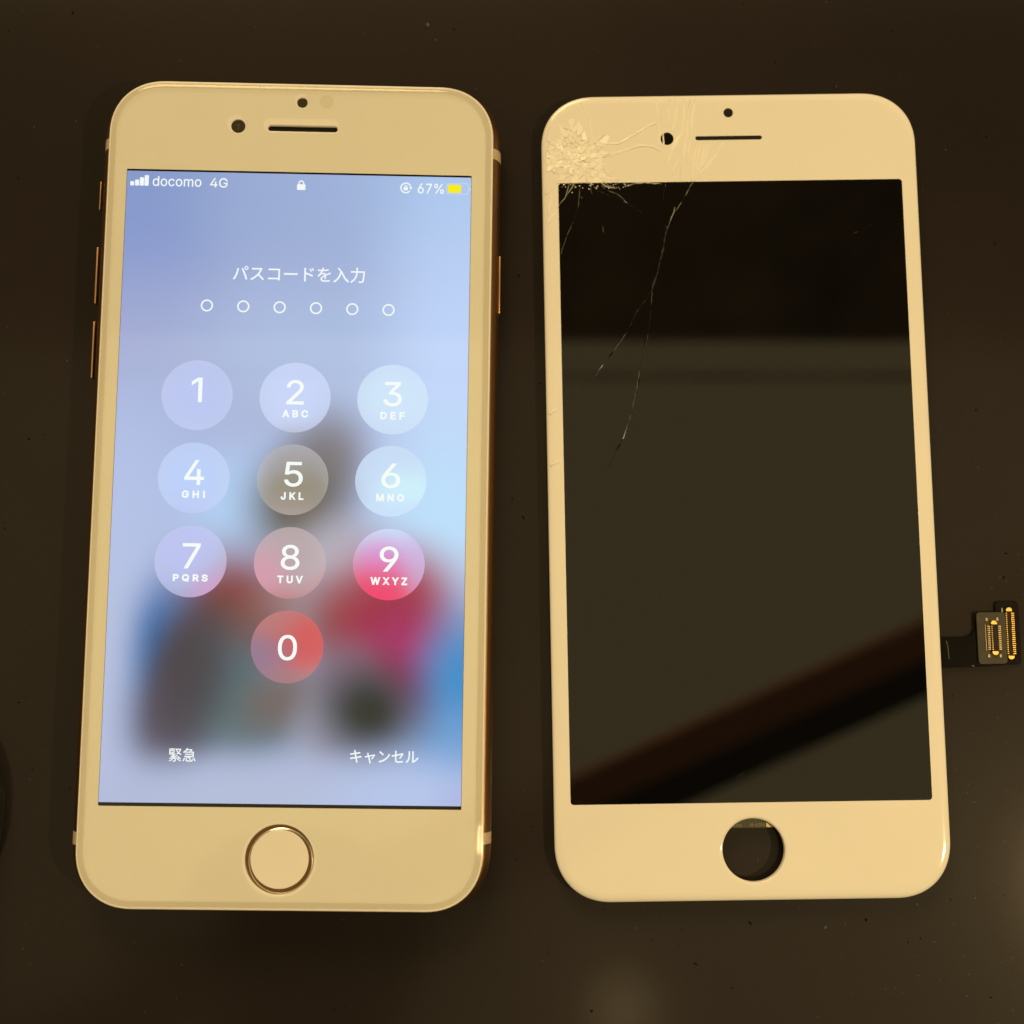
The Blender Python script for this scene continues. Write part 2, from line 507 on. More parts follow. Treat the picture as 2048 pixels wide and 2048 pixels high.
# ------------------------------------------------------------------ plain sans lettering (outlines in 1/1000 em)
GLYPHS = {
    '0': (453, '227,-7 174,1 130,24 95,62 69,113 53,178 48,254 53,330 69,395 95,447 130,484 174,508 227,516 279,508 323,484 358,447 384,395 400,330 405,254 400,178 384,113 359,62 323,24 279,1', '227,50 261,56 290,74 313,103 330,144 340,194 344,254 340,314 330,365 313,405 290,435 261,453 227,460 192,453 163,435 140,405 123,365 113,314 109,254 113,194 123,144 140,103 163,74 192,56'),
    '1': (453, '276,509 276,0 212,0 212,448 209,448 86,358 86,427 198,509'),
    '2': (453, '64,0 64,47 234,229 282,282 311,327 318,348 320,371 317,397 308,419 293,436 273,449 250,457 224,460 196,457 172,447 153,433 139,413 130,390 127,362 66,362 71,405 86,442 111,473 143,496 182,511 225,516 268,511 306,497 337,474 361,445 376,411 381,372 378,345 371,318 357,290 336,259 267,180 153,60 153,57 389,57 389,0'),
    '3': (453, '218,-7 173,-3 133,10 98,30 70,57 52,91 44,132 109,132 115,107 126,87 144,71 165,59 191,52 219,50 248,53 275,61 297,74 315,93 325,116 329,145 326,172 316,196 299,217 275,234 242,244 201,248 157,248 157,299 288,448 288,452 70,452 70,509 372,509 372,461 211,278 211,289 264,288 308,276 344,253 371,222 387,186 393,145 387,103 370,66 344,36 309,12 266,-2'),
    '4': (453, '40,105 40,158 247,509 311,509 109,166 109,163 413,163 413,105', '282,0 282,121 282,146 282,318 343,318 343,0'),
    '5': (453, '221,-7 178,-2 140,11 108,32 83,60 66,93 60,130 122,130 127,108 138,89 154,73 173,60 196,52 221,50 250,53 276,64 298,82 314,104 324,131 328,162 324,193 314,221 297,244 275,262 248,273 218,277 167,268 145,258 128,246 67,253 96,509 366,509 366,452 151,452 134,301 136,301 155,315 178,325 203,331 229,334 263,330 294,321 321,306 345,285 364,260 379,231 388,199 391,163 385,117 369,76 343,41 309,15 268,-1'),
    '6': (453, '226,-7 182,-1 142,15 109,40 84,74 69,115 64,162 68,199 80,239 102,285 137,340 252,509 322,509 151,261 145,261 165,288 196,307 235,314 278,309 316,295 346,271 370,240 384,201 389,157 384,112 368,73 343,39 310,14 271,-2', '226,48 254,52 279,63 299,79 314,101 324,128 327,157 324,187 314,213 299,235 279,251 254,262 226,265 198,262 174,252 153,235 138,214 128,188 125,158 128,128 138,102 153,79 174,63 198,52'),
    '7': (453, '97,0 323,448 323,452 62,452 62,509 391,509 391,449 165,0'),
    '8': (453, '226,-7 178,-2 136,11 101,33 74,62 57,96 52,135 55,166 65,195 81,220 101,241 125,256 153,265 153,267 119,282 93,308 76,342 70,380 75,417 90,450 114,477 146,498 184,511 226,516 269,511 306,498 337,477 361,450 377,417 382,380 376,342 359,308 333,282 300,267 300,265 327,256 351,241 372,220 387,195 397,166 401,135 395,96 378,62 352,33 317,11 275,-2', '226,49 258,52 285,60 307,74 323,91 333,113 337,139 333,165 322,189 305,208 283,223 256,232 226,235 196,232 169,223 147,208 130,189 119,165 115,139 119,113 129,91 145,74 167,60 195,52', '226,290 252,292 274,300 293,313 307,330 316,351 319,376 316,399 308,420 294,437 275,449 252,457 226,460 200,457 177,449 159,437 145,420 136,399 133,376 136,351 145,330 159,313 178,300 201,292'),
    '9': (453, '226,516 271,510 310,494 343,468 368,434 384,393 389,347 385,309 373,270 350,224 315,168 200,0 130,0 301,248 307,248 287,221 257,202 218,195 175,199 137,214 106,237 83,269 68,307 64,352 69,397 85,436 110,469 143,494 182,510', '226,460 199,457 174,446 154,429 138,407 129,381 125,352 129,322 138,295 154,274 174,257 199,247 226,243 254,247 279,257 299,273 314,295 324,321 327,350 324,381 314,407 299,429 279,446 254,457'),
    'd': (424, '195,-8 151,-2 111,16 79,45 55,84 39,133 34,189 39,245 55,293 79,332 112,361 151,378 196,384 228,381 253,373 287,346 306,319 311,319 311,509 372,509 372,0 313,0 313,59 307,59 287,31 252,4 227,-5', '205,47 236,51 263,65 284,86 299,115 309,150 312,189 309,229 300,263 284,291 263,312 237,325 205,330 172,325 145,311 124,290 108,261 99,227 96,189 99,151 109,117 124,88 145,66 172,51'),
    'o': (415, '207,-8 159,-2 117,16 82,46 56,85 40,133 34,187 40,243 56,291 82,330 117,360 159,378 207,384 256,378 299,360 333,330 359,291 376,243 381,187 376,133 359,85 333,46 299,16 256,-2', '207,46 242,51 270,66 292,89 307,117 316,151 319,187 316,224 307,258 292,287 270,310 242,325 207,330 173,325 145,310 124,287 108,258 99,224 96,187 99,151 108,117 124,89 145,66 173,51'),
    'c': (396, '207,-8 159,-2 117,16 82,46 56,85 40,133 34,187 40,243 56,291 82,330 117,360 159,378 207,384 260,377 305,356 340,322 362,277 303,262 290,289 270,311 242,325 207,330 173,325 145,310 124,287 108,258 99,224 96,187 99,151 108,117 124,89 145,66 173,51 207,46 243,52 271,66 292,89 304,117 363,102 354,78 341,56 306,21 261,-1'),
    'm': (610, '53,0 53,379 112,379 112,295 108,295 118,323 132,346 151,363 172,376 195,384 219,386 257,380 287,361 309,331 321,295 312,295 322,321 337,343 357,361 381,375 407,383 437,386 468,383 497,372 522,354 541,328 553,296 557,255 557,0 496,0 496,254 490,289 473,313 447,326 419,330 395,328 374,320 358,307 345,290 338,270 335,247 335,0 274,0 274,260 269,288 253,311 229,326 199,330 178,328 158,320 140,307 126,289 117,266 114,238 114,0'),
    'A': (480, '16,0 201,509 276,509 463,0 395,0 287,302 264,372 232,478 245,478 213,371 191,302 85,0', '110,142 110,199 370,199 370,142'),
    'B': (456, '60,0 60,509 241,509 289,504 329,491 359,469 381,442 394,410 398,374 395,344 387,320 373,301 356,286 315,267 315,262 339,257 363,245 385,227 402,203 414,173 418,136 413,100 400,67 377,39 344,18 301,4 247,0', '125,57 245,57 296,63 330,80 349,105 355,137 352,161 342,184 327,203 306,218 279,228 248,231 125,231', '125,285 238,285 265,288 288,296 308,309 323,326 333,348 336,372 330,403 313,429 283,446 240,452 125,452'),
    'C': (510, '267,-7 205,1 150,25 104,63 70,115 48,179 40,254 48,329 70,393 104,445 150,484 205,508 267,516 305,513 340,504 373,490 402,471 427,447 448,418 463,385 473,348 408,348 401,373 389,395 357,428 315,449 267,456 223,450 184,432 150,403 125,364 109,314 103,254 109,194 125,145 151,105 184,76 223,59 267,53 315,60 357,81 389,114 408,160 473,160 463,124 448,91 428,62 402,38 373,19 341,5 305,-4'),
    'D': (502, '219,0 96,0 96,57 215,57 272,63 318,81 354,110 379,149 394,198 399,255 394,312 379,361 354,399 320,428 275,446 221,452 93,452 93,509 225,509 294,501 353,478 399,441 433,391 455,329 462,255 455,181 433,119 398,68 351,31 291,8', '125,509 125,0 60,0 60,509'),
    'E': (419, '60,0 60,509 372,509 372,452 125,452 125,286 355,286 355,229 125,229 125,57 375,57 375,0'),
    'F': (410, '60,0 60,509 369,509 369,452 125,452 125,278 346,278 346,221 125,221 125,0'),
    'G': (520, '269,-7 205,1 149,25 104,64 69,116 47,179 40,254 47,329 69,393 103,445 149,484 203,508 265,516 304,513 340,504 374,489 403,469 429,445 449,416 465,384 474,349 408,349 387,393 356,427 315,448 265,456 222,450 183,432 150,404 125,364 109,314 103,254 109,194 125,145 151,105 184,76 224,59 269,53 309,57 345,71 374,93 396,123 410,160 415,202 434,199 283,199 283,256 478,256 478,200 471,141 451,91 419,50 377,19 326,0'),
    'H': (517, '60,0 60,509 125,509 125,289 392,289 392,509 457,509 457,0 392,0 392,232 125,232 125,0'),
    'I': (220, '70,509 138,509 138,0 70,0'),
    'J': (396, '185,-7 124,3 75,33 44,81 33,145 33,173 98,173 98,145 104,104 122,74 149,56 185,50 220,56 248,74 266,104 272,145 272,509 336,509 336,145 326,81 294,33 246,3'),
    'K': (467, '104,145 104,216 139,261 174,303 212,344 364,509 448,509 231,276 228,276', '60,0 60,509 125,509 125,334 124,225 125,193 125,0', '372,0 188,259 228,309 449,0'),
    'L': (393, '60,0 60,509 125,509 125,57 361,57 361,0'),
    'M': (628, '60,0 60,509 152,509 277,187 287,159 299,123 311,84 322,49 307,49 318,83 330,121 342,158 352,187 476,509 568,509 568,0 504,0 504,291 504,327 505,369 506,413 507,457 513,457 498,409 482,363 467,322 456,291 342,0 286,0 170,291 159,321 145,361 129,408 112,457 119,457 120,416 121,372 122,328 122,291 122,0'),
    'N': (523, '60,0 60,509 136,509 343,183 363,151 388,107 414,55 405,54 401,108 399,157 399,195 399,509 463,509 463,0 387,0 202,290 177,331 148,381 108,452 119,454 122,384 124,328 125,291 125,0'),
    'O': (533, '267,-7 205,1 150,25 105,63 70,115 48,179 40,254 48,329 70,393 105,445 150,484 205,508 267,516 329,508 384,484 429,445 464,393 486,329 493,254 486,179 464,115 429,63 384,25 329,1', '267,53 310,59 349,76 383,105 408,144 425,194 430,254 425,314 408,365 383,404 349,433 310,450 267,456 223,450 184,433 151,404 125,364 109,314 103,254 109,194 125,144 151,105 184,76 223,59'),
    'P': (445, '60,0 60,509 235,509 289,503 332,487 366,462 390,430 404,391 409,348 404,304 390,265 366,233 332,207 289,191 235,186 109,186 109,242 233,242 269,246 297,256 318,272 333,294 342,319 344,348 342,376 333,402 318,423 297,439 268,449 232,452 125,452 125,0'),
    'Q': (533, '245,159 313,159 369,85 384,65 468,-48 401,-48 346,27 331,46', '267,-7 205,1 150,25 105,63 70,115 48,179 40,254 48,329 70,393 105,445 150,484 205,508 267,516 329,508 384,484 429,445 464,393 486,329 493,254 486,179 464,115 429,63 384,25 329,1', '267,53 310,59 349,76 383,105 408,144 425,194 430,254 425,314 408,365 383,404 349,433 310,450 267,456 223,450 184,433 151,404 125,364 109,314 103,254 109,194 125,144 151,105 184,76 223,59'),
    'R': (449, '60,0 60,509 236,509 290,504 333,489 367,465 390,433 405,395 409,352 405,309 390,271 367,240 333,217 289,203 236,198 96,198 96,255 234,255 269,258 298,267 319,281 334,300 342,324 345,352 342,380 334,405 319,425 298,440 269,449 233,452 125,452 125,0', '353,0 230,229 303,229 428,0'),
    'S': (447, '224,-9 172,-4 128,9 91,31 64,60 46,96 38,137 104,137 110,110 123,88 142,71 166,59 194,52 224,49 257,52 286,60 311,74 329,92 341,114 346,139 342,161 332,179 316,193 296,205 245,222 184,239 128,260 86,289 60,326 52,372 58,413 75,448 102,476 138,498 180,511 227,516 275,511 316,498 351,476 377,449 394,415 401,378 337,378 326,412 302,437 267,453 225,459 194,456 167,448 145,435 129,418 118,398 115,376 119,352 131,334 148,319 169,308 212,293 264,279 312,264 359,238 379,220 395,198 405,171 408,139 403,99 386,64 360,34 323,11 278,-4'),
    'T': (449, '32,452 32,509 417,509 417,452 257,452 257,0 193,0 193,452'),
    'U': (517, '259,-8 203,-2 154,15 114,43 85,80 66,124 60,173 60,509 124,509 124,178 128,144 141,113 160,87 187,68 220,56 259,52 298,56 331,68 357,87 377,113 389,144 393,178 393,509 457,509 457,173 451,124 433,80 403,43 363,15 315,-2'),
    'V': (480, '204,0 16,509 84,509 192,206 215,137 248,31 235,31 267,138 290,206 395,509 463,509 278,0'),
    'W': (686, '155,0 16,509 82,509 163,196 175,145 187,94 197,40 189,40 200,94 211,145 224,196 306,509 380,509 462,196 474,145 486,94 497,40 488,40 499,94 510,145 523,196 603,509 670,509 530,0 455,0 368,323 351,391 336,475 350,475 335,395 318,323 230,0'),
    'X': (474, '18,0 217,284 217,236 29,509 104,509 178,400 204,361 223,329 243,292 232,292 252,329 272,361 298,400 374,509 446,509 259,239 259,287 456,0 382,0 292,129 268,165 250,195 230,231 244,231 225,196 206,166 182,129 91,0'),
    'Y': (472, '203,0 203,208 16,509 91,509 192,344 222,292 250,230 224,230 251,293 280,344 381,509 455,509 268,208 268,0'),
    'Z': (438, '42,0 42,46 273,385 306,431 341,476 348,454 285,452 223,452 40,452 40,509 397,509 397,462 169,129 134,81 97,33 90,54 152,57 214,57 399,57 399,0'),
    '%': (676, '175,283 146,286 121,297 101,314 86,335 78,360 75,388 75,412 78,440 87,464 101,486 121,503 146,513 175,517 206,513 230,503 250,486 264,464 273,440 276,412 276,388 273,360 264,335 250,314 230,297 205,286', '175,327 198,332 212,346 221,365 223,388 223,412 221,435 213,454 198,468 175,473 153,468 138,454 130,435 127,412 127,388 130,365 138,346 153,332', '501,-10 471,-6 446,5 426,21 412,43 403,68 400,95 400,120 403,147 412,172 427,194 447,210 471,221 501,225 531,221 556,210 576,194 590,172 598,147 601,120 601,95 598,68 589,43 575,21 555,5 531,-6', '501,35 523,39 538,53 546,73 549,95 549,120 546,142 538,162 524,176 501,180 479,176 464,162 456,142 453,120 453,95 455,73 464,53 479,39', '132,0 482,509 540,509 191,0'),
}


def glyph_text(body, x0, x1, y0, y1, z, bold=0.0, track=0.0, flip=False):
    """lettering from outlines, fitted into a measured box (mm)"""
    glyphs, pen = [], 0.0
    for ch in body:
        if ch not in GLYPHS:
            pen += 280
            continue
        adv, *loops = GLYPHS[ch]
        glyphs.append([[(float(q.split(',')[0]) + pen, float(q.split(',')[1])) for q in l.split()] for l in loops])
        pen += adv + track * 1000
    xs = [x for g in glyphs for p in g for x, y in p]
    ys = [y for g in glyphs for p in g for x, y in p]
    ax, bx, ay, by = min(xs), max(xs), min(ys), max(ys)
    e = bold
    fx = lambda x: x0 + e + (x - ax) / (bx - ax) * (x1 - x0 - 2 * e)
    fy = lambda y: y0 + e + (y - ay) / (by - ay) * (y1 - y0 - 2 * e)
    if flip:
        fy = lambda y: y1 - e - (y - ay) / (by - ay) * (y1 - y0 - 2 * e)
    verts, faces = [], []
    for g in glyphs:
        loops = [[(fx(x), fy(y)) for x, y in (p if flip else p[::-1])] for p in g]
        loops = [grow(p, bold) for p in loops]
        pts, edges = [], []
        for p in loops:
            b0 = len(pts)
            pts += [Vector(q) for q in p]
            edges += [(b0 + i, b0 + (i + 1) % len(p)) for i in range(len(p))]
        vs, _, fs, *_ = delaunay_2d_cdt(pts, edges, [], 0, 1e-5)
        base = len(verts)
        verts += [(v.x, v.y, z) for v in vs]
        for f in fs:
            cx = sum(vs[i].x for i in f) / len(f)
            cy = sum(vs[i].y for i in f) / len(f)
            wind = 0
            for p in loops:
                for (px, py), (qx, qy) in zip(p, p[1:] + p[:1]):
                    if (py <= cy) != (qy <= cy) and cx < px + (cy - py) * (qx - px) / (qy - py):
                        wind += 1 if qy > py else -1
            if wind:
                a, b, c = (vs[i] for i in f[:3])
                up = (b.x - a.x) * (c.y - a.y) - (b.y - a.y) * (c.x - a.x) > 0
                faces.append(tuple(base + i for i in (f if up else f[::-1])))
    return pymesh(verts, faces)


def grow(p, d):
    """move an outline outwards by d (left side of its direction is inside)"""
    if not d:
        return p
    q = [p[i] for i in range(len(p)) if math.hypot(p[i][0] - p[i - 1][0], p[i][1] - p[i - 1][1]) > 1e-4]
    out, n = [], len(q)
    for i in range(n):
        (ax, ay), (bx, by), (cx, cy) = q[i - 1], q[i], q[(i + 1) % n]
        l1, l2 = math.hypot(bx - ax, by - ay), math.hypot(cx - bx, cy - by)
        n1, n2 = ((by - ay) / l1, -(bx - ax) / l1), ((cy - by) / l2, -(cx - bx) / l2)
        mx, my = n1[0] + n2[0], n1[1] + n2[1]
        k = 2 * d / max(mx * mx + my * my, 1.0)
        out.append((bx + mx * k, by + my * k))
    return out


def loft_mesh(hw, hh, r, n, profile, seg=14):
    verts, faces = [], []
    cnt = 0
    for (inset, z) in profile:
        ring = rrect(hw - inset, hh - inset, max(r - inset, 0.3), n, seg)
        cnt = len(ring)
        verts += [(x, y, z) for x, y in ring]
    for k in range(len(profile) - 1):
        for i in range(cnt):
            j = (i + 1) % cnt
            faces.append((k * cnt + i, k * cnt + j, (k + 1) * cnt + j, (k + 1) * cnt + i))
    faces.append(tuple(range(cnt - 1, -1, -1)))
    faces.append(tuple((len(profile) - 1) * cnt + i for i in range(cnt)))
    return pymesh(verts, faces)


def round_box(hx, hy, hz, bevel, cx, cy, cz, seg=3):
    bm = bmesh.new()
    bmesh.ops.create_cube(bm, size=1.0)
    bmesh.ops.scale(bm, vec=(2 * hx, 2 * hy, 2 * hz), verts=bm.verts)
    bmesh.ops.bevel(bm, geom=bm.edges[:], offset=bevel, segments=seg, affect='EDGES', profile=0.5)
    bmesh.ops.translate(bm, vec=(cx, cy, cz), verts=bm.verts)
    me = bpy.data.meshes.new('b')
    bm.to_mesh(me)
    bm.free()
    me.transform(Matrix.Scale(S, 4))
    return me


def lathe_mesh(profile, cx, cy, seg=64, cap=False):
    verts, faces = [], []
    for (r, z) in profile:
        for i in range(seg):
            a = 2 * math.pi * i / seg
            verts.append((cx + r * math.cos(a), cy + r * math.sin(a), z))
    for k in range(len(profile) - 1):
        for i in range(seg):
            j = (i + 1) % seg
            faces.append((k * seg + i, k * seg + j, (k + 1) * seg + j, (k + 1) * seg + i))
    if cap:
        faces.append(tuple((len(profile) - 1) * seg + i for i in range(seg)))
    return pymesh(verts, faces)


def empty(name, loc, rot):
    e = bpy.data.objects.new(name, None)
    e.empty_display_size = 0.02
    col.objects.link(e)
    e.location = [c * S for c in loc]
    e.rotation_euler = rot
    return e


# ------------------------------------------------------------------ setting
table = obj('table', round_box(650, 480, 15, 3, 60, 90, -15), M['table'], None, 30)
tag(table, 'dark brown matte table top under both phone screens', kind='structure')

# unseen pieces added above the table for the dark display's reflections
slab = obj('reflection_slab', round_box(1000, 135, 14, 3, 0, 233 + 135, 714), M['mirrored_dark'], None, 30)
tag(slab, 'dark shelf board above the far side of the table', 'slab')
strips = empty('reflection_strips', (300, -85, 1200), (0, 0, math.atan2(161, 366)))  # added stand-in for the arm mirrored in the dark display
tag(strips, 'brown and black rail with black track above the table', 'strips')
obj('board', round_box(1500, 19.5, 20, 2, 0, 21, 0), M['mirrored_brown'], strips, 30)  # added brown strip in place of the forearm
obj('track', round_box(1500, 18.5, 16, 2, 0, -17.5, 0), M['mirrored_black'], strips, 30)  # added black strip in place of the sleeve

rod = obj('reflection_rod', round_box(1200, 2.2, 4, 0.8, 0, 312, 1200), M['mirrored_dark'], None, 30)  # added out of view to draw a faint mirrored line
tag(rod, 'thin dark batten added out of view for the faint line in the reflections', 'rod')

# the dark-clothed photographer leaning in behind the camera, seen only as a dark reflection
def build_person():
    J = [(-110, -640, 430, 150), (-100, -520, 560, 140), (-80, -400, 690, 150), (-70, -330, 745, 65), (-60, -285, 775, 60), (-55, -235, 760, 88), (-55, -215, 730, 70),
         (90, -420, 670, 62), (250, -430, 500, 46), (220, -300, 340, 36), (170, -210, 280, 26),
         (-250, -410, 670, 62), (-330, -360, 490, 46), (-260, -240, 360, 40), (-130, -170, 330, 30)]
    E = [(0, 1), (1, 2), (2, 3), (3, 4), (4, 5), (5, 6), (2, 7), (7, 8), (8, 9), (9, 10), (2, 11), (11, 12), (12, 13), (13, 14)]
    me = bpy.data.meshes.new('p')
    me.from_pydata([((x - 55) * S, (y + 60) * S, (z - 90) * S) for x, y, z, r in J], E, [])
    o = bpy.data.objects.new('p', me)
    col.objects.link(o)
    o.modifiers.new('skin', 'SKIN')
    for sv, (x, y, z, r) in zip(me.skin_vertices[0].data, J):
        sv.radius = (r * S, r * S)
    me.skin_vertices[0].data[0].use_root = True
    sub = o.modifiers.new('sub', 'SUBSURF')
    sub.levels = sub.render_levels = 2
    out = bpy.data.meshes.new_from_object(o.evaluated_get(bpy.context.evaluated_depsgraph_get()))
    bpy.data.objects.remove(o)
    return out


person = obj('person', build_person(), M['cloth_dark'], None, 180)
tag(person, 'person in dark clothes leaning over the table behind the camera', 'person')

# ------------------------------------------------------------------ left phone, lit
PH = empty('lit_phone', (-33.441, 27.956, 0.62), (0, 0, -0.01412))
PH.rotation_euler = (Matrix.Rotation(-0.01412, 3, 'Z') @ Matrix.Rotation(0.01945, 3, 'Y')).to_euler()
tag(PH, 'white phone lit up with a passcode keypad, gold metal sides', 'phone')

GX, GY = 0.2, -0.37
me = loft_mesh(33.6, 68.85, 10.4, 2.25, [(4.2, 0.0), (2.4, 0.12), (1.4, 0.55), (0.62, 1.3), (0.16, 2.4), (0.0, 3.5),
                                         (0.12, 4.5), (0.5, 5.45), (0.95, 6.05), (1.2, 6.28), (1.42, 6.33), (1.8, 6.25)])
me.transform(Matrix.Translation((GX * S, GY * S, 0)))
obj('housing', me, M['gold'], PH, 40)


def band_strip(sx, y0, y1):
    """plastic antenna line wrapping over the side of the housing"""
    prof = [(2.4, 0.12), (1.4, 0.55), (0.62, 1.3), (0.16, 2.4), (0.0, 3.5), (0.12, 4.5), (0.5, 5.45), (0.95, 6.05), (1.2, 6.28), (1.4, 6.36)]
    v, f = [], []
    for (i, z) in prof:
        for y in (y0, y1):
            v.append((GX + sx * (33.6 - i + 0.03), GY + y, z))
            v.append((GX + sx * (33.6 - i - 0.4), GY + y, z))
    for k in range(len(prof) - 1):
        a = 4 * k
        f += [(a, a + 2, a + 6, a + 4), (a + 1, a + 5, a + 7, a + 3), (a, a + 4, a + 5, a + 1), (a + 2, a + 3, a + 7, a + 6)]
    f += [(0, 1, 3, 2), (len(v) - 4, len(v) - 2, len(v) - 1, len(v) - 3)]
    me = pymesh(v, f)
    bm = bmesh.new(); bm.from_mesh(me)
    bmesh.ops.recalc_face_normals(bm, faces=bm.faces)
    bm.to_mesh(me); bm.free()
    return me


for sx, a, b in ((1, 56.0, 57.8), (-1, 56.4, 58.2), (1, -57.6, -55.8), (-1, -58.4, -56.4)):
    obj('antenna_line', band_strip(sx, a, b), M['antenna'], PH, 50)

# side buttons: bright plates for the lit edge, black stems for the shade behind
for nm, sx, y0, y1, w, t in (('mute_switch', -1, 46.1, 51.0, 0.5, 0.09), ('volume_button', -1, 29.8, 39.5, 0.75, 0.14),
                             ('volume_button', -1, 17.1, 26.7, 0.75, 0.14), ('power_button', 1, 29.4, 39.3, 0.75, 0.14)):
    xo = 34.02 * sx
    obj(nm, round_box(t, (y1 - y0) / 2, w, min(t * 0.7, 0.09), xo - sx * t, (y0 + y1) / 2, 3.7, 2), M['button'], PH, 40)
    obj('button_shade_stem', round_box(0.6, (y1 - y0) / 2 - 1.2, w * 0.5, 0.05, xo - sx * (0.6 + t), (y0 + y1) / 2, 3.5, 1), M['dark_hole'], PH, 40)

# white front glass with its openings
HX, HY = 0.14, -60.6
glass_holes = [circle(0.1, 64.5, 0.86, 32), circle(-10.55, 60.15, 1.16, 40), pill(0.3, 59.95, 5.85, 0.5), circle(HX, HY, 5.46, 72)]
obj('front_glass', slab_mesh([rrect(32.25, 68.15, 9.3, 2.2, 18, GX, GY)] + glass_holes, 6.05, 6.95, 0.17, 3), M['white'], PH, 30)
obj('sensor_window', lathe_mesh([(0.9, 6.2), (0.9, 6.86), (0.8, 6.89), (0.01, 6.9)], 0.1, 64.5, 32), M['lens'], PH, 30)
obj('camera_lens', lathe_mesh([(1.2, 6.2), (1.2, 6.84), (1.1, 6.88), (0.55, 6.88), (0.5, 6.8), (0.01, 6.86)], -10.55, 60.15, 40), M['lens'], PH, 30)
obj('earpiece_mesh', slab_mesh([pill(0.3, 59.95, 6.0, 0.65)], 6.1, 6.4), M['dark_hole'], PH)
obj('light_sensor', sheet_mesh([circle(4.18, 64.76, 1.2, 40)], 6.956), M['sensor'], PH)

# home button: recessed white disc in a polished ring
obj('home_button', lathe_mesh([(4.62, 6.1), (4.62, 6.58), (4.54, 6.62), (3.0, 6.59), (0.02, 6.57)], HX, HY, 72), M['white_button'], PH, 40)
obj('button_gap', lathe_mesh([(5.52, 6.15), (4.60, 6.15)], HX, HY, 72), M['dark_hole'], PH)
obj('home_ring', lathe_mesh([(5.20, 6.2), (5.20, 6.46), (5.12, 6.52), (4.96, 6.60), (4.92, 6.60), (4.90, 6.5), (4.90, 6.2)], HX + 0.22, HY - 0.22, 96), M['gold_ring'], PH, 60)

# display stack
SCX = 0.04
obj('display_border', sheet_mesh([rrect(28.86, 52.42, 0.12, 2, 3, SCX, -0.1)], 6.96), M['black_mask'], PH)
scr = obj('lit_screen', sheet_mesh([rrect(28.80, 51.97, 0.1, 2, 3, SCX, 0.02)], 6.97, True), M['screen'], PH)
scr['label'] = 'glowing blue screen asking for a passcode'

Z_KEY, Z_INK = 6.978, 6.986
key_pos = {'1': (-15.68, 14.0), '2': (0.41, 13.9), '3': (16.48, 13.85), '4': (-15.70, 0.27), '5': (0.42, 0.24), '6': (16.47, 0.25),
           '7': (-15.69, -13.40), '8': (0.39, -13.40), '9': (16.45, -13.42), '0': (0.36, -27.0)}
letters = {'2': ('ABC', -1.61, 2.62), '3': ('DEF', 14.50, 18.49), '4': ('GHI', -17.55, -13.77), '5': ('JKL', -1.44, 2.28), '6': ('MNO', 14.14, 18.70),
           '7': ('PQRS', -18.44, -12.81), '8': ('TUV', -1.57, 2.55), '9': ('WXYZ', 13.53, 19.50)}
digit_w = {'1': (-16.62, -14.86), '2': (-1.00, 1.86), '3': (14.93, 17.98), '4': (-17.23, -14.03), '5': (-0.95, 2.08), '6': (14.90, 18.02),
           '7': (-17.05, -14.14), '8': (-1.10, 1.96), '9': (14.93, 18.00), '0': (-1.12, 1.96)}
for d, (kx, ky) in key_pos.items():
    obj('keypad_key', sheet_mesh([circle(kx, ky, 5.84, 64)], Z_KEY, True), M['key'], scr)
    x0, x1 = digit_w[d]
    yb = ky - (1.17 if d != '0' else 2.18)
    obj('key_digit', glyph_text(d, x0, x1, yb, yb + 4.12, Z_INK, 0.05), M['ink'], scr)
    if d in letters:
        s, a, b = letters[d]
        obj('key_letters', glyph_text(s, a, b, ky - 3.34, ky - 2.08, Z_INK, 0.08, 0.22), M['ink'], scr)

for i in range(6):
    cx, cy = -14.64 + i * 6.018, 29.13 - i * 0.037
    obj('passcode_circle', sheet_mesh([circle(cx, cy, 1.02, 40), circle(cx, cy, 0.76, 40)], Z_INK), M['ink'], scr)
obj('passcode_prompt', text_mesh('パスコードを入力', -10.54, 11.38, 33.42, 36.06, Z_INK, 0.008), M['ink'], scr)
obj('emergency_text', text_mesh('緊急', -17.94, -13.66, -45.47, -43.31, Z_INK, 0.006), M['ink'], scr)
obj('cancel_text', text_mesh('キャンセル', 10.96, 21.90, -45.38, -43.28, Z_INK, 0.010), M['ink'], scr)

# status bar
for x0, x1, top in ((-28.18, -27.53, 50.17), (-27.38, -26.72, 50.46), (-26.61, -25.91, 50.87), (-25.82, -25.12, 51.26)):
    obj('signal_bar', sheet_mesh([rrect((x1 - x0) / 2, (top - 49.42) / 2, 0.14, 2, 4, (x0 + x1) / 2, (top + 49.42) / 2)], Z_INK), M['ink'], scr)
obj('carrier_text', glyph_text('docomo', -24.46, -16.33, 49.40, 51.14, Z_INK, 0.02), M['ink'], scr)
obj('network_text', glyph_text('4G', -14.87, -11.95, 49.36, 51.02, Z_INK, 0.02), M['ink'], scr)


def padlock(cx, y0, w, h, bar):
    body_h = h * 0.6
    hw = w / 2
    sh = hw * 0.70
    body = rrect(hw, body_h / 2, w * 0.1, 2, 4, cx, y0 + body_h / 2)
    ytop = y0 + h
    arc = []
    for i in range(17):
        a = math.pi * i / 16
        arc.append((cx + sh * math.cos(a), ytop - sh + sh * math.sin(a)))
    for i in range(16, -1, -1):
        a = math.pi * i / 16
        arc.append((cx + (sh - bar) * math.cos(a), ytop - sh + (sh - bar) * math.sin(a)))
    # legs of the shackle run down into the body
    shackle = [(cx + sh, y0 + body_h - 0.01)] + arc[:17] + [(cx - sh, y0 + body_h - 0.01), (cx - sh + bar, y0 + body_h - 0.01)] + arc[17:] + [(cx + sh - bar, y0 + body_h - 0.01)]
    return body, shackle


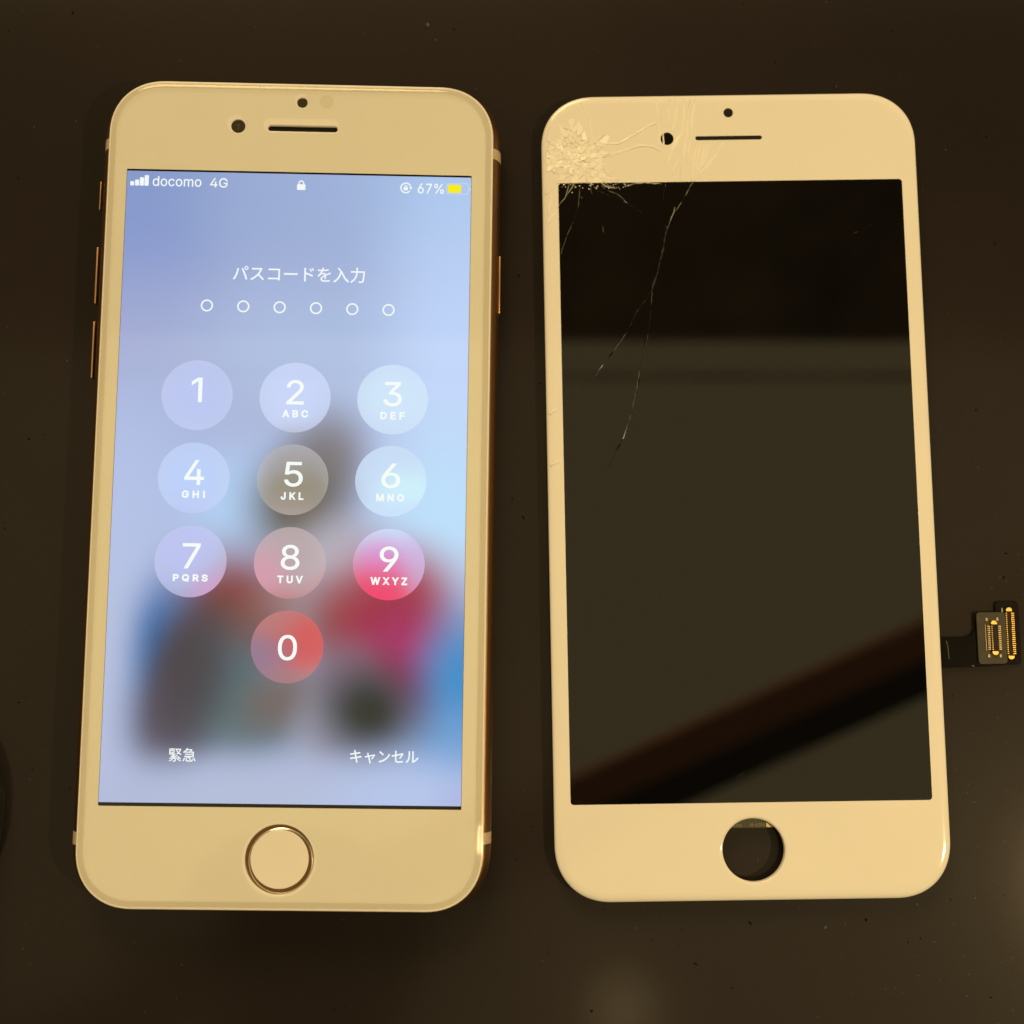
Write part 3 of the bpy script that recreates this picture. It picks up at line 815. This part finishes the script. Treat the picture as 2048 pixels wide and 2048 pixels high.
def multi_sheet(polys, z):
    bm = bmesh.new()
    for loops in polys:
        me = sheet_mesh(loops, z)
        bm.from_mesh(me)
        bpy.data.meshes.remove(me)
    me = bpy.data.meshes.new('ms')
    bm.to_mesh(me)
    bm.free()
    return me


b1, s1 = padlock(0.35, 49.24, 1.40, 1.66, 0.20)
obj('padlock_icon', multi_sheet([[b1], [s1]], Z_INK), M['ink'], scr)
# rotation lock: open ring with an arrow head round a small padlock
rcx, rcy, R0, R1 = 17.88, 49.98, 0.94, 0.72
ring = []
a0, a1 = math.radians(20), math.radians(325)
for i in range(41):
    a = a0 + (a1 - a0) * i / 40
    ring.append((rcx + R0 * math.cos(a), rcy + R0 * math.sin(a)))
for i in range(40, -1, -1):
    a = a0 + (a1 - a0) * i / 40
    ring.append((rcx + R1 * math.cos(a), rcy + R1 * math.sin(a)))
arrow = [(rcx + 0.50, rcy + 0.24), (rcx + 1.16, rcy + 0.06), (rcx + 0.80, rcy - 0.30)]
b2, s2 = padlock(rcx - 0.02, rcy - 0.42, 0.72, 0.92, 0.13)
obj('rotation_lock_icon', multi_sheet([[ring], [arrow], [b2], [s2]], Z_INK), M['ink'], scr)
obj('battery_text', glyph_text('67%', 19.87, 24.26, 49.05, 50.83, Z_INK, 0.025), M['ink'], scr)
bat = obj('battery_icon', multi_sheet([[rrect(1.90, 0.98, 0.42, 2, 6, 26.57, 50.0), rrect(1.77, 0.85, 0.32, 2, 6, 26.57, 50.0)],
                                       [rrect(0.10, 0.30, 0.09, 2, 4, 28.68, 50.0)]], Z_INK), M['ink_pale'], scr)
obj('battery_charge', sheet_mesh([rrect(1.11, 0.72, 0.22, 2, 6, 26.05, 50.0)], Z_INK), M['ink_yellow'], scr)

# clear protector glass with cut-outs
prot = [rrect(31.0, 66.8, 8.05, 2.2, 18, GX, GY), circle(-10.85, 60.5, 1.62, 40), circle(0.0, 64.75, 1.25, 36), pill(0.05, 60.45, 6.42, 1.22), circle(HX, HY, 5.95, 72)]
obj('screen_protector', slab_mesh(prot, 7.0, 7.32), M['film'], PH, 30)
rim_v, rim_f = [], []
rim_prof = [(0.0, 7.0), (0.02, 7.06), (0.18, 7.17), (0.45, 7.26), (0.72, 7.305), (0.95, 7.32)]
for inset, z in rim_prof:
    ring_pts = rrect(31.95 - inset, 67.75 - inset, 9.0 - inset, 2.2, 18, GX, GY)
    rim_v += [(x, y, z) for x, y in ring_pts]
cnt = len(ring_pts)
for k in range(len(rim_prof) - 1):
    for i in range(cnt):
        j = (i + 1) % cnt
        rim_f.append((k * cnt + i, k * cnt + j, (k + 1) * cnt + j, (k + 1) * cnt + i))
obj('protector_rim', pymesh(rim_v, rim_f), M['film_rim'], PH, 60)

# ------------------------------------------------------------------ right: removed display panel, cracked and dark
DP = empty('cracked_display_panel', (41.348, 28.109, 0), (0, 0, 0.0141))
tag(DP, 'removed white phone front panel with dark display and cracked corner', 'display panel')
def join_meshes(meshes):
    bm = bmesh.new()
    for me in meshes:
        bm.from_mesh(me)
        bpy.data.meshes.remove(me)
    bmesh.ops.remove_doubles(bm, verts=bm.verts, dist=1e-7)
    me = bpy.data.meshes.new('j')
    bm.to_mesh(me)
    bm.free()
    return me


def ring_mesh(profile, hw, hh, r, n, seg):
    v, f = [], []
    for inset, z in profile:
        pts = rrect(hw - inset, hh - inset, r - inset, n, seg)
        v += [(x, y, z) for x, y in pts]
    cnt = len(pts)
    for k in range(len(profile) - 1):
        for i in range(cnt):
            j = (i + 1) % cnt
            f.append((k * cnt + i, k * cnt + j, (k + 1) * cnt + j, (k + 1) * cnt + i))
    return pymesh(v, f)


# flat glass, softly falling off over the last two millimetres and round the button hole
glass2 = join_meshes([
    sheet_mesh([rrect(30.25, 66.02, 7.3, 2.2, 22), circle(0.12, -60.03, 5.75, 80)], 2.8),
    ring_mesh([(0.10, 1.75), (0.0, 1.85), (0.0, 2.30), (0.04, 2.43), (0.14, 2.54), (0.34, 2.64), (0.62, 2.715), (0.95, 2.762), (1.3, 2.786), (1.65, 2.797), (2.0, 2.80)], 32.25, 68.02, 9.3, 2.2, 22),
    lathe_mesh([(5.75, 2.80), (5.55, 2.792), (5.36, 2.77), (5.20, 2.72), (5.10, 2.64), (5.06, 2.52), (5.06, 1.75)], 0.12, -60.03, 80)])
bm = bmesh.new(); bm.from_mesh(glass2)
bmesh.ops.recalc_face_normals(bm, faces=bm.faces)
if sum(f.normal.z * f.calc_area() for f in bm.faces) < 0:
    bmesh.ops.reverse_faces(bm, faces=bm.faces)
bm.to_mesh(glass2); bm.free()
obj('front_glass', glass2, M['white'], DP, 40)
obj('sensor_dark_disc', sheet_mesh([circle(0.09, 64.68, 0.83, 40)], 2.806), M['dark_hole'], DP)  # flat dark disc on the glass for the hole's shade
obj('camera_dark_disc', sheet_mesh([circle(-10.6, 60.17, 1.12, 48)], 2.806), M['lens_dark'], DP)  # flat dark disc on the glass, no hole cut
obj('earpiece_dark_strip', sheet_mesh([pill(0.02, 60.18, 5.74, 0.36)], 2.806), M['dark_hole'], DP)  # flat dark strip on the glass for the slot's shade
frame_holes = [circle(0.12, -60.0, 5.9, 60)]
obj('back_frame', slab_mesh([rrect(31.7, 67.4, 8.8, 2.2, 14)] + frame_holes, 0.25, 1.74, 0.1, 1), M['white_plastic'], DP, 30)
obj('dark_display', sheet_mesh([rrect(29.52, 52.43, 0.55, 2, 6, 0.0, 0.03)], 2.812), M['black_glass'], DP)

# flex strip seen through the home button hole
fl = obj('home_flex', slab_mesh([rrect(6.2, 0.95, 0.1, 2, 2, 0.5, -55.68)], 1.30, 1.42), M['flex_green'], DP)
obj('print', glyph_text('N 10H', -0.1, 2.25, -56.42, -55.86, 1.432, 0.02, 0.05, True), M['flex_print'], fl)
bars = [[(0.52, -56.2), (0.78, -56.2), (0.78, -56.09), (0.52, -56.09)]]
obj('print', multi_sheet([[b] for b in bars], 1.432), M['flex_print'], fl)
obj('print', glyph_text('020', -3.0, -1.45, -56.45, -56.0, 1.432, 0.02, 0.05, True), M['flex_print'], fl)
obj('copper_pad', slab_mesh([rrect(1.2, 0.35, 0.05, 2, 2, 3.75, -56.2)], 1.42, 1.45), M['pin_dull'], fl)

# flex cable with two board connectors on the right
fx = obj('flex_cable', slab_mesh([[(30.5, -26.05), (37.2, -26.05), (38.2, -25.7), (38.8, -24.9), (38.9, -22.8), (39.2, -22.2), (39.9, -21.95), (43.2, -21.85), (43.85, -22.2),
                                   (43.9, -30.2), (43.4, -30.75), (40.0, -31.0), (30.5, -31.1)]], 0.55, 0.68, 0.03, 1), M['flex_black'], DP, 30)
bd2 = obj('connector_board', slab_mesh([rrect(1.95, 5.3, 0.7, 2, 6, 44.38, -25.4)], 0.20, 0.50, 0.06, 2), M['flex_board_dark'], DP, 30)
bd1 = obj('connector_board', slab_mesh([rrect(2.42, 4.3, 0.6, 2, 6, 41.40, -26.25)], 0.70, 1.05, 0.08, 2), M['flex_board'], DP, 30)
bd1['label'] = 'olive connector board lying on the flex cable'
bd2['label'] = 'dark narrow connector board at the cable end'


def connector(parent, cx, ytop, ybot, half, z, n, style):
    """socket with gold end caps and two rows of gold pins"""
    obj('socket', slab_mesh([rrect(half * 0.52, (ytop - ybot) / 2 - 0.5, 0.08, 2, 2, cx - 0.02, (ytop + ybot) / 2)], z, z + 0.28, 0.03, 1), M['connector'], parent, 30)
    for sy, y in ((1, ytop), (-1, ybot)):
        cap = [(cx - 0.52, y - sy * 0.62), (cx + 0.52, y - sy * 0.62), (cx + 0.50, y - sy * 0.30), (cx + 0.26, y), (cx - 0.26, y), (cx - 0.50, y - sy * 0.30)]
        obj('end_cap', slab_mesh([cap], z + 0.02, z + 0.42, 0.05, 2), M['pin'], parent, 40)
    bm = bmesh.new()
    p0, p1 = ytop - 0.95, ybot + 0.95
    for i in range(n):
        y = p0 + (p1 - p0) * i / (n - 1)
        h = abs(p0 - p1) / (n - 1) * 0.22
        rows = ((half * 0.62, half * 1.05, 0.34, 0), (-half * 0.98, -half * 0.60, 0.26, 0), (-half * 0.42, -half * 0.24, 0.36, 0)) if style == 1 else \
            ((0.32, 0.82, 0.40, 0), (-0.55, -0.36, 0.34, 0))
        for a, b, t, _ in rows:
            r = bmesh.ops.create_cube(bm, size=1.0)
            bmesh.ops.scale(bm, vec=(b - a, 2 * h, t), verts=r['verts'])
            bmesh.ops.translate(bm, vec=(cx + (a + b) / 2, y, z + t / 2), verts=r['verts'])
    me = bpy.data.meshes.new('p')
    bm.to_mesh(me)
    bm.free()
    me.transform(Matrix.Scale(S, 4))
    o = obj('pins', me, M['pin_dull'] if style == 1 else M['pin'], parent)
    o['kind'] = 'stuff'


obj('position_mark', sheet_mesh([rrect(0.1, 0.35, 0.05, 2, 2, 43.55, -21.6)], 0.506), M['crack_bright'], bd2)
connector(bd1, 41.70, -23.35, -29.05, 1.08, 1.05, 12, 1)
connector(bd2, 44.54, -21.21, -29.81, 1.0, 0.50, 21, 2)
for x, y in ((40.62, -23.15), (42.4, -23.1), (40.7, -29.2), (42.65, -29.2)):
    obj('solder_tab', round_box(0.2, 0.28, 0.08, 0.06, x, y, 1.1, 2), M['solder'], bd1, 40)
for pts in ([(40.28, -24.0), (40.36, -24.0), (40.40, -28.3), (40.30, -28.3)],):
    obj('solder_rail', slab_mesh([pts], 1.05, 1.2), M['solder'], bd1)

# wear marks and fold sheen on the flex cable, painted as pale strips
def crease(pts, w, z):
    v = []
    for x, y in pts:
        v += [(x - w, y, z), (x + w, y, z)]
    me = pymesh(v, [(2 * i, 2 * i + 1, 2 * i + 3, 2 * i + 2) for i in range(len(pts) - 1)])
    bm = bmesh.new(); bm.from_mesh(me)
    for f in bm.faces:
        f.normal_update()
        if f.normal.z < 0:
            f.normal_flip()
    bm.to_mesh(me); bm.free()
    return me


for pts, w in (([(33.9, -26.6), (34.1, -27.8), (34.2, -29.6)], 0.05), ([(36.5, -30.9), (38.4, -30.8)], 0.05), ([(38.0, -30.7), (38.3, -30.95)], 0.16), ([(40.2, -30.62), (41.2, -30.7)], 0.08)):
    obj('crease', crease(pts, w, 0.69), M['crease'], fx)

# ---- cracks -------------------------------------------------------------
ZT = 2.80


def crack_mesh(path, width, height, z, jitter=0.12, taper=True, skew=0.0, step=0.7):
    """thin angular ridge of broken glass following a path"""
    pts = []
    for (a, b) in zip(path[:-1], path[1:]):
        L = math.hypot(b[0] - a[0], b[1] - a[1])
        k = max(1, int(L / step))
        for i in range(k):
            t = i / k
            pts.append((a[0] + (b[0] - a[0]) * t, a[1] + (b[1] - a[1]) * t))
    pts.append(path[-1])
    v, f = [], []
    n = len(pts)
    for i, (x, y) in enumerate(pts):
        ax, ay = pts[max(i - 1, 0)]
        bx, by = pts[min(i + 1, n - 1)]
        L = math.hypot(bx - ax, by - ay) or 1
        nx, ny = -(by - ay) / L, (bx - ax) / L
        w = width * random.uniform(0.55, 1.45) / 2
        if taper:
            w *= 0.25 + 0.75 * min(1, min(i, n - 1 - i) / max(1, n * 0.15) + (0.35 if n < 6 else 0))
        o = random.uniform(-jitter, jitter) if 0 < i < n - 1 else 0
        x, y = x + nx * o, y + ny * o
        v += [(x - nx * w, y - ny * w, z), (x + nx * w * skew, y + ny * w * skew, z + height * random.uniform(0.6, 1.3)), (x + nx * w, y + ny * w, z)]
    for i in range(n - 1):
        a = 3 * i
        f += [(a, a + 3, a + 4, a + 1), (a + 1, a + 4, a + 5, a + 2)]
    me = pymesh(v, f)
    bm = bmesh.new(); bm.from_mesh(me)
    for fc in bm.faces:
        fc.normal_update()
        if fc.normal.z < 0:
            fc.normal_flip()
    bm.to_mesh(me); bm.free()
    return me


ZD = 2.814
dark_cracks = [
    ([(-6.05, 52.62), (-6.8, 51.72), (-8.7, 48.31), (-9.83, 47.02)], 0.13, 'crack_light'),
    ([(-9.6, 48.0), (-9.83, 47.02), (-10.2, 46.2), (-11.03, 44.12)], 0.17, 'crack_bright'),
    ([(-11.03, 44.12), (-11.8, 40.73), (-12.89, 36.55), (-13.63, 34.37), (-13.94, 33.52)], 0.30, 'crack_faint'),
    ([(-13.94, 33.52), (-13.97, 32.16), (-14.65, 26.51), (-15.25, 23.83)], 0.11, 'crack_light'),
    ([(-15.25, 23.83), (-15.96, 21.7), (-16.57, 18.77), (-17.03, 16.11)], 0.14, 'crack_light'),
    ([(-17.03, 16.11), (-18.05, 12.13), (-19.46, 7.92)], 0.09, 'crack_light'),
    ([(-19.0, 9.2), (-19.46, 7.92)], 0.22, 'crack_bright'),
    ([(-19.46, 7.92), (-20.55, 6.09), (-22.05, 2.95)], 0.12, 'crack_dark'),
    ([(-13.94, 33.52), (-14.77, 32.18), (-16.54, 29.77), (-18.48, 26.03)], 0.09, 'crack_faint'),
    ([(-18.48, 26.03), (-21.21, 22.31), (-24.05, 18.60), (-26.32, 16.50), (-27.92, 15.19)], 0.12, 'crack_light'),
    ([(-27.92, 15.19), (-29.39, 13.89)], 0.07, 'crack_faint'),
    ([(-25.77, 51.78), (-26.03, 48.76), (-26.76, 46.15), (-27.88, 43.96), (-28.49, 42.56), (-29.32, 39.77)], 0.11, 'crack_light'),
    ([(-26.53, 52.70), (-27.64, 51.00), (-28.54, 49.80), (-29.24, 49.00), (-29.75, 48.00)], 0.20, 'crack_bright'),
    ([(-27.51, 52.61), (-27.83, 51.40), (-28.34, 50.00)], 0.24, 'crack_bright'),
    ([(-23.80, 52.16), (-24.02, 51.35), (-23.74, 50.54)], 0.13, 'crack_light'),
    ([(-23.3, 51.5), (-22.6, 51.0)], 0.5, 'crack_faint'), ([(-22.3, 50.9), (-21.7, 50.6)], 0.55, 'crack_faint'), ([(-21.3, 50.5), (-20.8, 50.1)], 0.4, 'crack_faint'),
    ([(-21.09, 51.11), (-19.54, 50.48), (-18.77, 49.86), (-17.82, 48.84)], 0.26, 'crack_light'),
    ([(-18.3, 49.2), (-17.7, 48.8)], 0.42, 'crack_bright'),
    ([(-17.82, 48.84), (-15.33, 47.20)], 0.11, 'crack_light'),
    ([(-22.61, 52.95), (-21.46, 51.92), (-19.91, 51.50), (-18.14, 51.77), (-16.17, 52.35), (-14.80, 52.43)], 0.34, 'crack_bright'),
    ([(-22.0, 52.75), (-20.9, 52.05), (-19.9, 51.75)], 0.28, 'crack_bright'),
    ([(-14.80, 52.43), (-11.09, 52.08), (-11.10, 51.70)], 0.17, 'crack_bright'),
    ([(-22.01, 44.88), (-21.77, 42.87)], 0.08, 'crack_light'),
    ([(-11.30, 51.78), (-11.56, 49.36)], 0.08, 'crack_faint'),
    ([(-11.30, 44.83), (-11.03, 44.12)], 0.15, 'crack_light'),
    ([(17.15, 41.62), (21.71, 43.36), (24.69, 44.73)], 0.03, 'crack_faint'),
    ([(-27.42, -49.37), (-24.33, -47.75), (-20.21, -45.14)], 0.07, 'crack_dark'),
    ([(-19.84, -44.14), (-19.09, -47.82)], 0.07, 'crack_dark'),
    ([(1.52, -49.28), (9.12, -49.72)], 0.05, 'crack_faint'),
    ([(-0.77, -47.08), (-2.71, -49.05)], 0.05, 'crack_faint'),
    ([(-21.43, 12.98), (-22.51, 11.27)], 0.06, 'crack_faint'),
    ([(-8.90, 11.74), (-9.85, 10.69)], 0.06, 'crack_dark'),
]
dd = [o for o in DP.children if o.name.startswith('dark_display')][0]
def split_path(path):
    """a crack shows in broken lengths with hairline gaps"""
    pts = []
    for a, b in zip(path[:-1], path[1:]):
        k = max(1, int(math.hypot(b[0] - a[0], b[1] - a[1]) / 0.6))
        pts += [(a[0] + (b[0] - a[0]) * i / k, a[1] + (b[1] - a[1]) * i / k) for i in range(k)]
    pts.append(path[-1])
    out, i = [], 0
    while i < len(pts) - 1:
        n = random.randint(2, 6)
        out.append((pts[i:i + n + 1], random.uniform(0.45, 1.15)))
        i += n + (1 if random.random() < 0.35 else 0)
    return [o for o in out if len(o[0]) > 1]


for path, w, mt in dark_cracks:
    for piece, f in split_path(path):
        use = mt
        if mt == 'crack_light' and f < 0.7:
            use = 'crack_faint'
        obj('crack', crack_mesh(piece, w * 0.98 * f, min(0.05, w * 0.3), ZD, 0.08), M[use], dd)
for cx, cy, ang, L, w in ((-15.2, 24.9, 78, 2.6, 0.5), (-16.74, 17.3, 78, 2.4, 0.45), (-20.27, 6.6, 62, 1.4, 0.4), (-21.2, 22.4, 53, 1.5, 0.4), (-19.4, 24.8, 55, 1.6, 0.32)):
    a = math.radians(ang)
    ux, uy = math.cos(a), math.sin(a)
    p = [(cx - ux * L / 2, cy - uy * L / 2), (cx - ux * L * 0.1 - uy * w / 2, cy - uy * L * 0.1 + ux * w / 2), (cx + ux * L / 2, cy + uy * L / 2), (cx + ux * L * 0.15 + uy * w / 2, cy + uy * L * 0.15 - ux * w / 2)]
    obj('glass_chip', slab_mesh([p], ZD, ZD + 0.012), M['crack_dark'], dd)

fg2 = [o for o in DP.children if o.name.startswith('front_glass')][0]
white_cracks = [
    [(-25.15, 66.83), (-24.69, 65.60), (-23.93, 64.16)], [(-18.93, 59.39), (-15.34, 61.58), (-12.35, 63.18)], [(-12.35, 63.18), (-12.00, 61.74), (-11.88, 59.09)],
    [(-23.31, 56.81), (-20.55, 57.38), (-17.98, 58.16), (-15.41, 59.04), (-13.06, 58.80), (-11.71, 57.97)],
    [(-21.74, 56.79), (-22.56, 55.38), (-22.39, 53.96), (-21.43, 53.34), (-18.90, 52.95)],
    [(-12.24, 67.3), (-11.95, 63.58)], [(-10.89, 66.43), (-11.54, 63.98)], [(-9.87, 67.3), (-10.27, 63.96), (-10.50, 62.54)],
    [(-8.80, 67.22), (-9.00, 63.54), (-9.66, 61.60)], [(-7.52, 67.20), (-7.72, 63.52), (-8.10, 60.87), (-10.77, 56.43)],
    [(-6.33, 67.19), (-7.02, 63.92), (-7.32, 60.45), (-8.03, 56.39), (-8.53, 52.75)], [(-5.44, 67.3), (-6.25, 63.50), (-6.54, 60.44), (-7.02, 57.60), (-7.26, 55.98)],
    [(-5.58, 59.51), (-6.07, 56.37), (-6.58, 52.75)], [(-4.80, 59.50), (-5.28, 56.76), (-5.74, 54.33)], [(-3.82, 59.49), (-4.49, 56.75), (-5.36, 53.92)],
    [(-3.13, 59.58), (-4.11, 56.34), (-4.54, 55.13)], [(-0.88, 59.44), (-2.12, 57.33), (-3.76, 55.12), (-5.18, 53.72)],
    [(-8.09, 61.07), (-9.32, 59.26), (-10.80, 55.62)], [(-8.61, 56.60), (-9.87, 53.98)],
    [(-31.73, 57.13), (-31.16, 55.91), (-30.19, 55.49)], [(-31.7, 50.65), (-30.76, 51.45)], [(-30.77, 50.64), (-31.4, 47.02)],
    [(-29.95, 47.60), (-31.6, 45.42)], [(-29.44, 53.85), (-27.89, 53.02)], [(-25.71, 54.21), (-23.38, 53.57), (-22.59, 53.96)],
    [(-23.93, 64.16), (-23.62, 60.27), (-21.68, 59.43), (-18.93, 59.39)], [(-31.9, 3.62), (-31.02, 3.99), (-29.71, 4.37)], [(-31.9, 12.33), (-30.32, 13.24)],
]
for path in white_cracks:
    obj('crack', crack_mesh(path, 0.46, 0.075, ZT + 0.004, 0.05, True, random.choice((-0.6, -0.4, 0.5)), 0.9), M['crack_white'], fg2, 60)


def clip_poly(poly, px, py, nx, ny):
    """keep the side of the line through (px,py) opposite to the normal"""
    out = []
    for i in range(len(poly)):
        a, b = poly[i], poly[(i + 1) % len(poly)]
        da = (a[0] - px) * nx + (a[1] - py) * ny
        db = (b[0] - px) * nx + (b[1] - py) * ny
        if da <= 0:
            out.append(a)
        if da * db < 0:
            t = da / (da - db)
            out.append((a[0] + (b[0] - a[0]) * t, a[1] + (b[1] - a[1]) * t))
    return out


# broken corner: loose shards, denser round the point of impact
IX, IY = -27.0, 57.0
seeds = []
tries = 0
while len(seeds) < 135 and tries < 6000:
    tries += 1
    r = abs(random.gauss(0, 4.2))
    a = random.uniform(0, 2 * math.pi)
    x, y = IX + r * math.cos(a) * 1.15, IY + r * math.sin(a) * 1.25
    if not (-31.9 < x < -18.5 and 52.55 < y < 67.4):
        continue
    mind = 0.34 + 0.06 * r
    if all(math.hypot(x - sx, y - sy) > mind for sx, sy in seeds):
        seeds.append((x, y))
outer = rrect(31.45, 67.25, 8.6, 2.2, 14)
for (x, y) in seeds:
    r0 = math.hypot(x - IX, y - IY)
    if r0 > 7.0 or (x < -29.2 and y < 54.4) or r0 > random.uniform(4.6, 7.2):
        continue
    AN, FL = math.atan2(y - IY, x - IX) + random.uniform(-0.9, 0.9), 0.55      # splinters radiate from the impact
    warp = lambda q: (q[0] * math.cos(AN) + q[1] * math.sin(AN), (-q[0] * math.sin(AN) + q[1] * math.cos(AN)) / FL)
    poly = [(-31.95, 52.5), (-17.5, 52.5), (-17.5, 67.7), (-31.95, 67.7)]
    for (ax, ay) in seeds:
        d = math.hypot(ax - x, ay - y)
        if d < 1e-6 or d > 6:
            continue
        du, dv = warp((ax - x, ay - y))
        dv /= FL
        nx, ny = du * math.cos(AN) - dv * math.sin(AN), du * math.sin(AN) + dv * math.cos(AN)
        nl = math.hypot(nx, ny)
        poly = clip_poly(poly, (x + ax) / 2, (y + ay) / 2, nx / nl, ny / nl)
        if len(poly) < 3:
            break
    if len(poly) < 3:
        continue
    for i in range(len(outer)):
        a, b = outer[i], outer[(i + 1) % len(outer)]
        if a[0] > -15 or a[1] < 45:
            continue
        L = math.hypot(b[0] - a[0], b[1] - a[1])
        if L < 1e-6:
            continue
        poly = clip_poly(poly, a[0], a[1], (b[1] - a[1]) / L, -(b[0] - a[0]) / L)
        if len(poly) < 3:
            break
    if len(poly) < 3:
        continue
    if max(math.hypot(px - x, py - y) for px, py in poly) > 2.4:
        continue
    tilt = 0.05 * (1.15 - r0 / 9)
    tx, ty = random.gauss(0, tilt), random.gauss(0, tilt)
    n = len(poly)
    cxm = sum(p[0] for p in poly) / n
    cym = sum(p[1] for p in poly) / n
    g = 0.95
    top = [(cxm + (px - cxm) * g, cym + (py - cym) * g) for px, py in poly]
    lift = 0.02 + max(0, -min((px - cxm) * tx + (py - cym) * ty for px, py in top))
    v = [(px, py, ZT - 0.05) for px, py in poly] + [(px, py, ZT + lift + (px - cxm) * tx + (py - cym) * ty) for px, py in top]
    f = [tuple(range(n, 2 * n))] + [(i, (i + 1) % n, n + (i + 1) % n, n + i) for i in range(n)]
    pick = random.random() + 0.25 * (1 - r0 / 6)
    sh = obj('glass_shard', pymesh(v, f), M['shard_bright'] if pick > 0.85 else (M['shard_mid'] if pick > 0.35 else M['shard_low']), fg2)
    sh.data.materials.append(M['seam'])
    for p in sh.data.polygons:
        p.material_index = 1 if p.index else 0

# crushed glass powder round the impact and along the broken display edge
bm = bmesh.new()
for i in range(230):
    if i < 150:
        r = abs(random.gauss(0, 2.6))
        a = random.uniform(0, 2 * math.pi)
        x, y = IX + r * math.cos(a), IY - 1.0 + r * math.sin(a)
    else:
        x, y = random.uniform(-29, -17), random.gauss(52.3, 0.45)
    if x < -31.4:
        continue
    k = random.uniform(0.03, 0.10)
    res = bmesh.ops.create_icosphere(bm, subdivisions=1, radius=1.0)
    bmesh.ops.scale(bm, vec=(k * random.uniform(0.6, 1.8), k, k * 0.6), verts=res['verts'])
    bmesh.ops.rotate(bm, cent=(0, 0, 0), matrix=Matrix.Rotation(random.uniform(0, 3), 3, 'Z'), verts=res['verts'])
    bmesh.ops.translate(bm, vec=(x, y, ZT + 0.06 + k * 0.3), verts=res['verts'])
me = bpy.data.meshes.new('pw')
bm.to_mesh(me)
bm.free()
me.transform(Matrix.Scale(S, 4))
pw = obj('glass_powder', me, M['shard_bright'], fg2)
pw['kind'] = 'stuff'

# sliver across the camera hole
obj('glass_shard', pymesh([(-11.35, 58.9, ZT - 0.1), (-11.0, 58.95, ZT - 0.1), (-11.15, 61.5, ZT - 0.1), (-11.4, 61.4, ZT - 0.1),
                           (-11.32, 58.95, ZT + 0.05), (-11.05, 59.0, ZT + 0.03), (-11.2, 61.4, ZT + 0.04), (-11.36, 61.35, ZT + 0.05)],
                          [(4, 5, 6, 7), (0, 1, 5, 4), (1, 2, 6, 5), (2, 3, 7, 6), (3, 0, 4, 7)]), M['crack_white'], fg2)

# ------------------------------------------------------------------ dark rounded thing cut off by the left edge
def dome(cx, cy, hx, hy, h, n=40, rings=10):
    v, f = [], []
    for k in range(rings + 1):
        t = k / rings * math.pi / 2
        rr = math.cos(t) ** 0.55 if k < rings else 0.001
        z = h * math.sin(t) ** 0.9
        for i in range(n):
            a = 2 * math.pi * i / n
            ux = math.copysign(abs(math.cos(a)) ** 0.85, math.cos(a))
            uy = math.copysign(abs(math.sin(a)) ** 0.85, math.sin(a))
            v.append((cx + hx * rr * ux, cy + hy * rr * uy, z))
    for k in range(rings):
        for i in range(n):
            j = (i + 1) % n
            f.append((k * n + i, k * n + j, (k + 1) * n + j, (k + 1) * n + i))
    return pymesh(v, f)


ro = obj('rounded_object', dome(-97.9, -25, 17.2, 17.5, 12), M['dark_rubber'], None, 60)
tag(ro, 'dark rounded object cut off at the left edge of the photo', 'object')

# ------------------------------------------------------------------ dust on the table
def speck_object(name, specks, mat, label):
    bm = bmesh.new()
    for x, y, r in specks:
        res = bmesh.ops.create_icosphere(bm, subdivisions=1, radius=1.0)
        bmesh.ops.scale(bm, vec=(r * random.uniform(0.4, 1.0), r * random.uniform(0.6, 1.8), r * 0.4), verts=res['verts'])
        bmesh.ops.rotate(bm, cent=(0, 0, 0), matrix=Matrix.Rotation(random.uniform(0, 3), 3, 'Z'), verts=res['verts'])
        bmesh.ops.translate(bm, vec=(x, y, r * 0.15), verts=res['verts'])
    me = bpy.data.meshes.new('d')
    bm.to_mesh(me)
    bm.free()
    me.transform(Matrix.Scale(S, 4))
    return tag(obj(name, me, mat, None), label, kind='stuff')


specks = [(-11.6, 110.1, 0.42), (-10.2, 107.4, 0.16), (-39.9, 102.0, 0.14), (-81.5, 112.5, 0.12), (54.3, -44.7, 0.24), (43.5, -34.0, 0.18), (69.4, -41.0, 0.28), (72.0, -47.0, 0.2), (79.0, -40.0, 0.22), (8.0, -50.0, 0.18)]
for i in range(330):
    specks.append((random.uniform(-90, 95), random.uniform(-60, 116), random.choice((0.05, 0.06, 0.07, 0.08, 0.10, 0.14))))
for i in range(160):
    specks.append((random.triangular(40, 92, 88), random.triangular(-62, 20, -50), random.choice((0.06, 0.08, 0.1, 0.13, 0.17))))
speck_object('dust', specks, principled('dust', (0.075, 0.070, 0.062), 0.9), 'fine pale dust specks scattered over the dark table')
pits = [(random.uniform(-90, 95), random.uniform(-62, 116), random.choice((0.08, 0.1, 0.12, 0.16, 0.2))) for i in range(260)]
pits += [(42.0, -44.0, 0.34), (61.0, -43.5, 0.3), (33.0, -50.5, 0.26)]
speck_object('grit', pits, principled('grit', (0.002, 0.002, 0.002), 0.8, 0, 0.1), 'tiny black grit specks lying on the dark table')
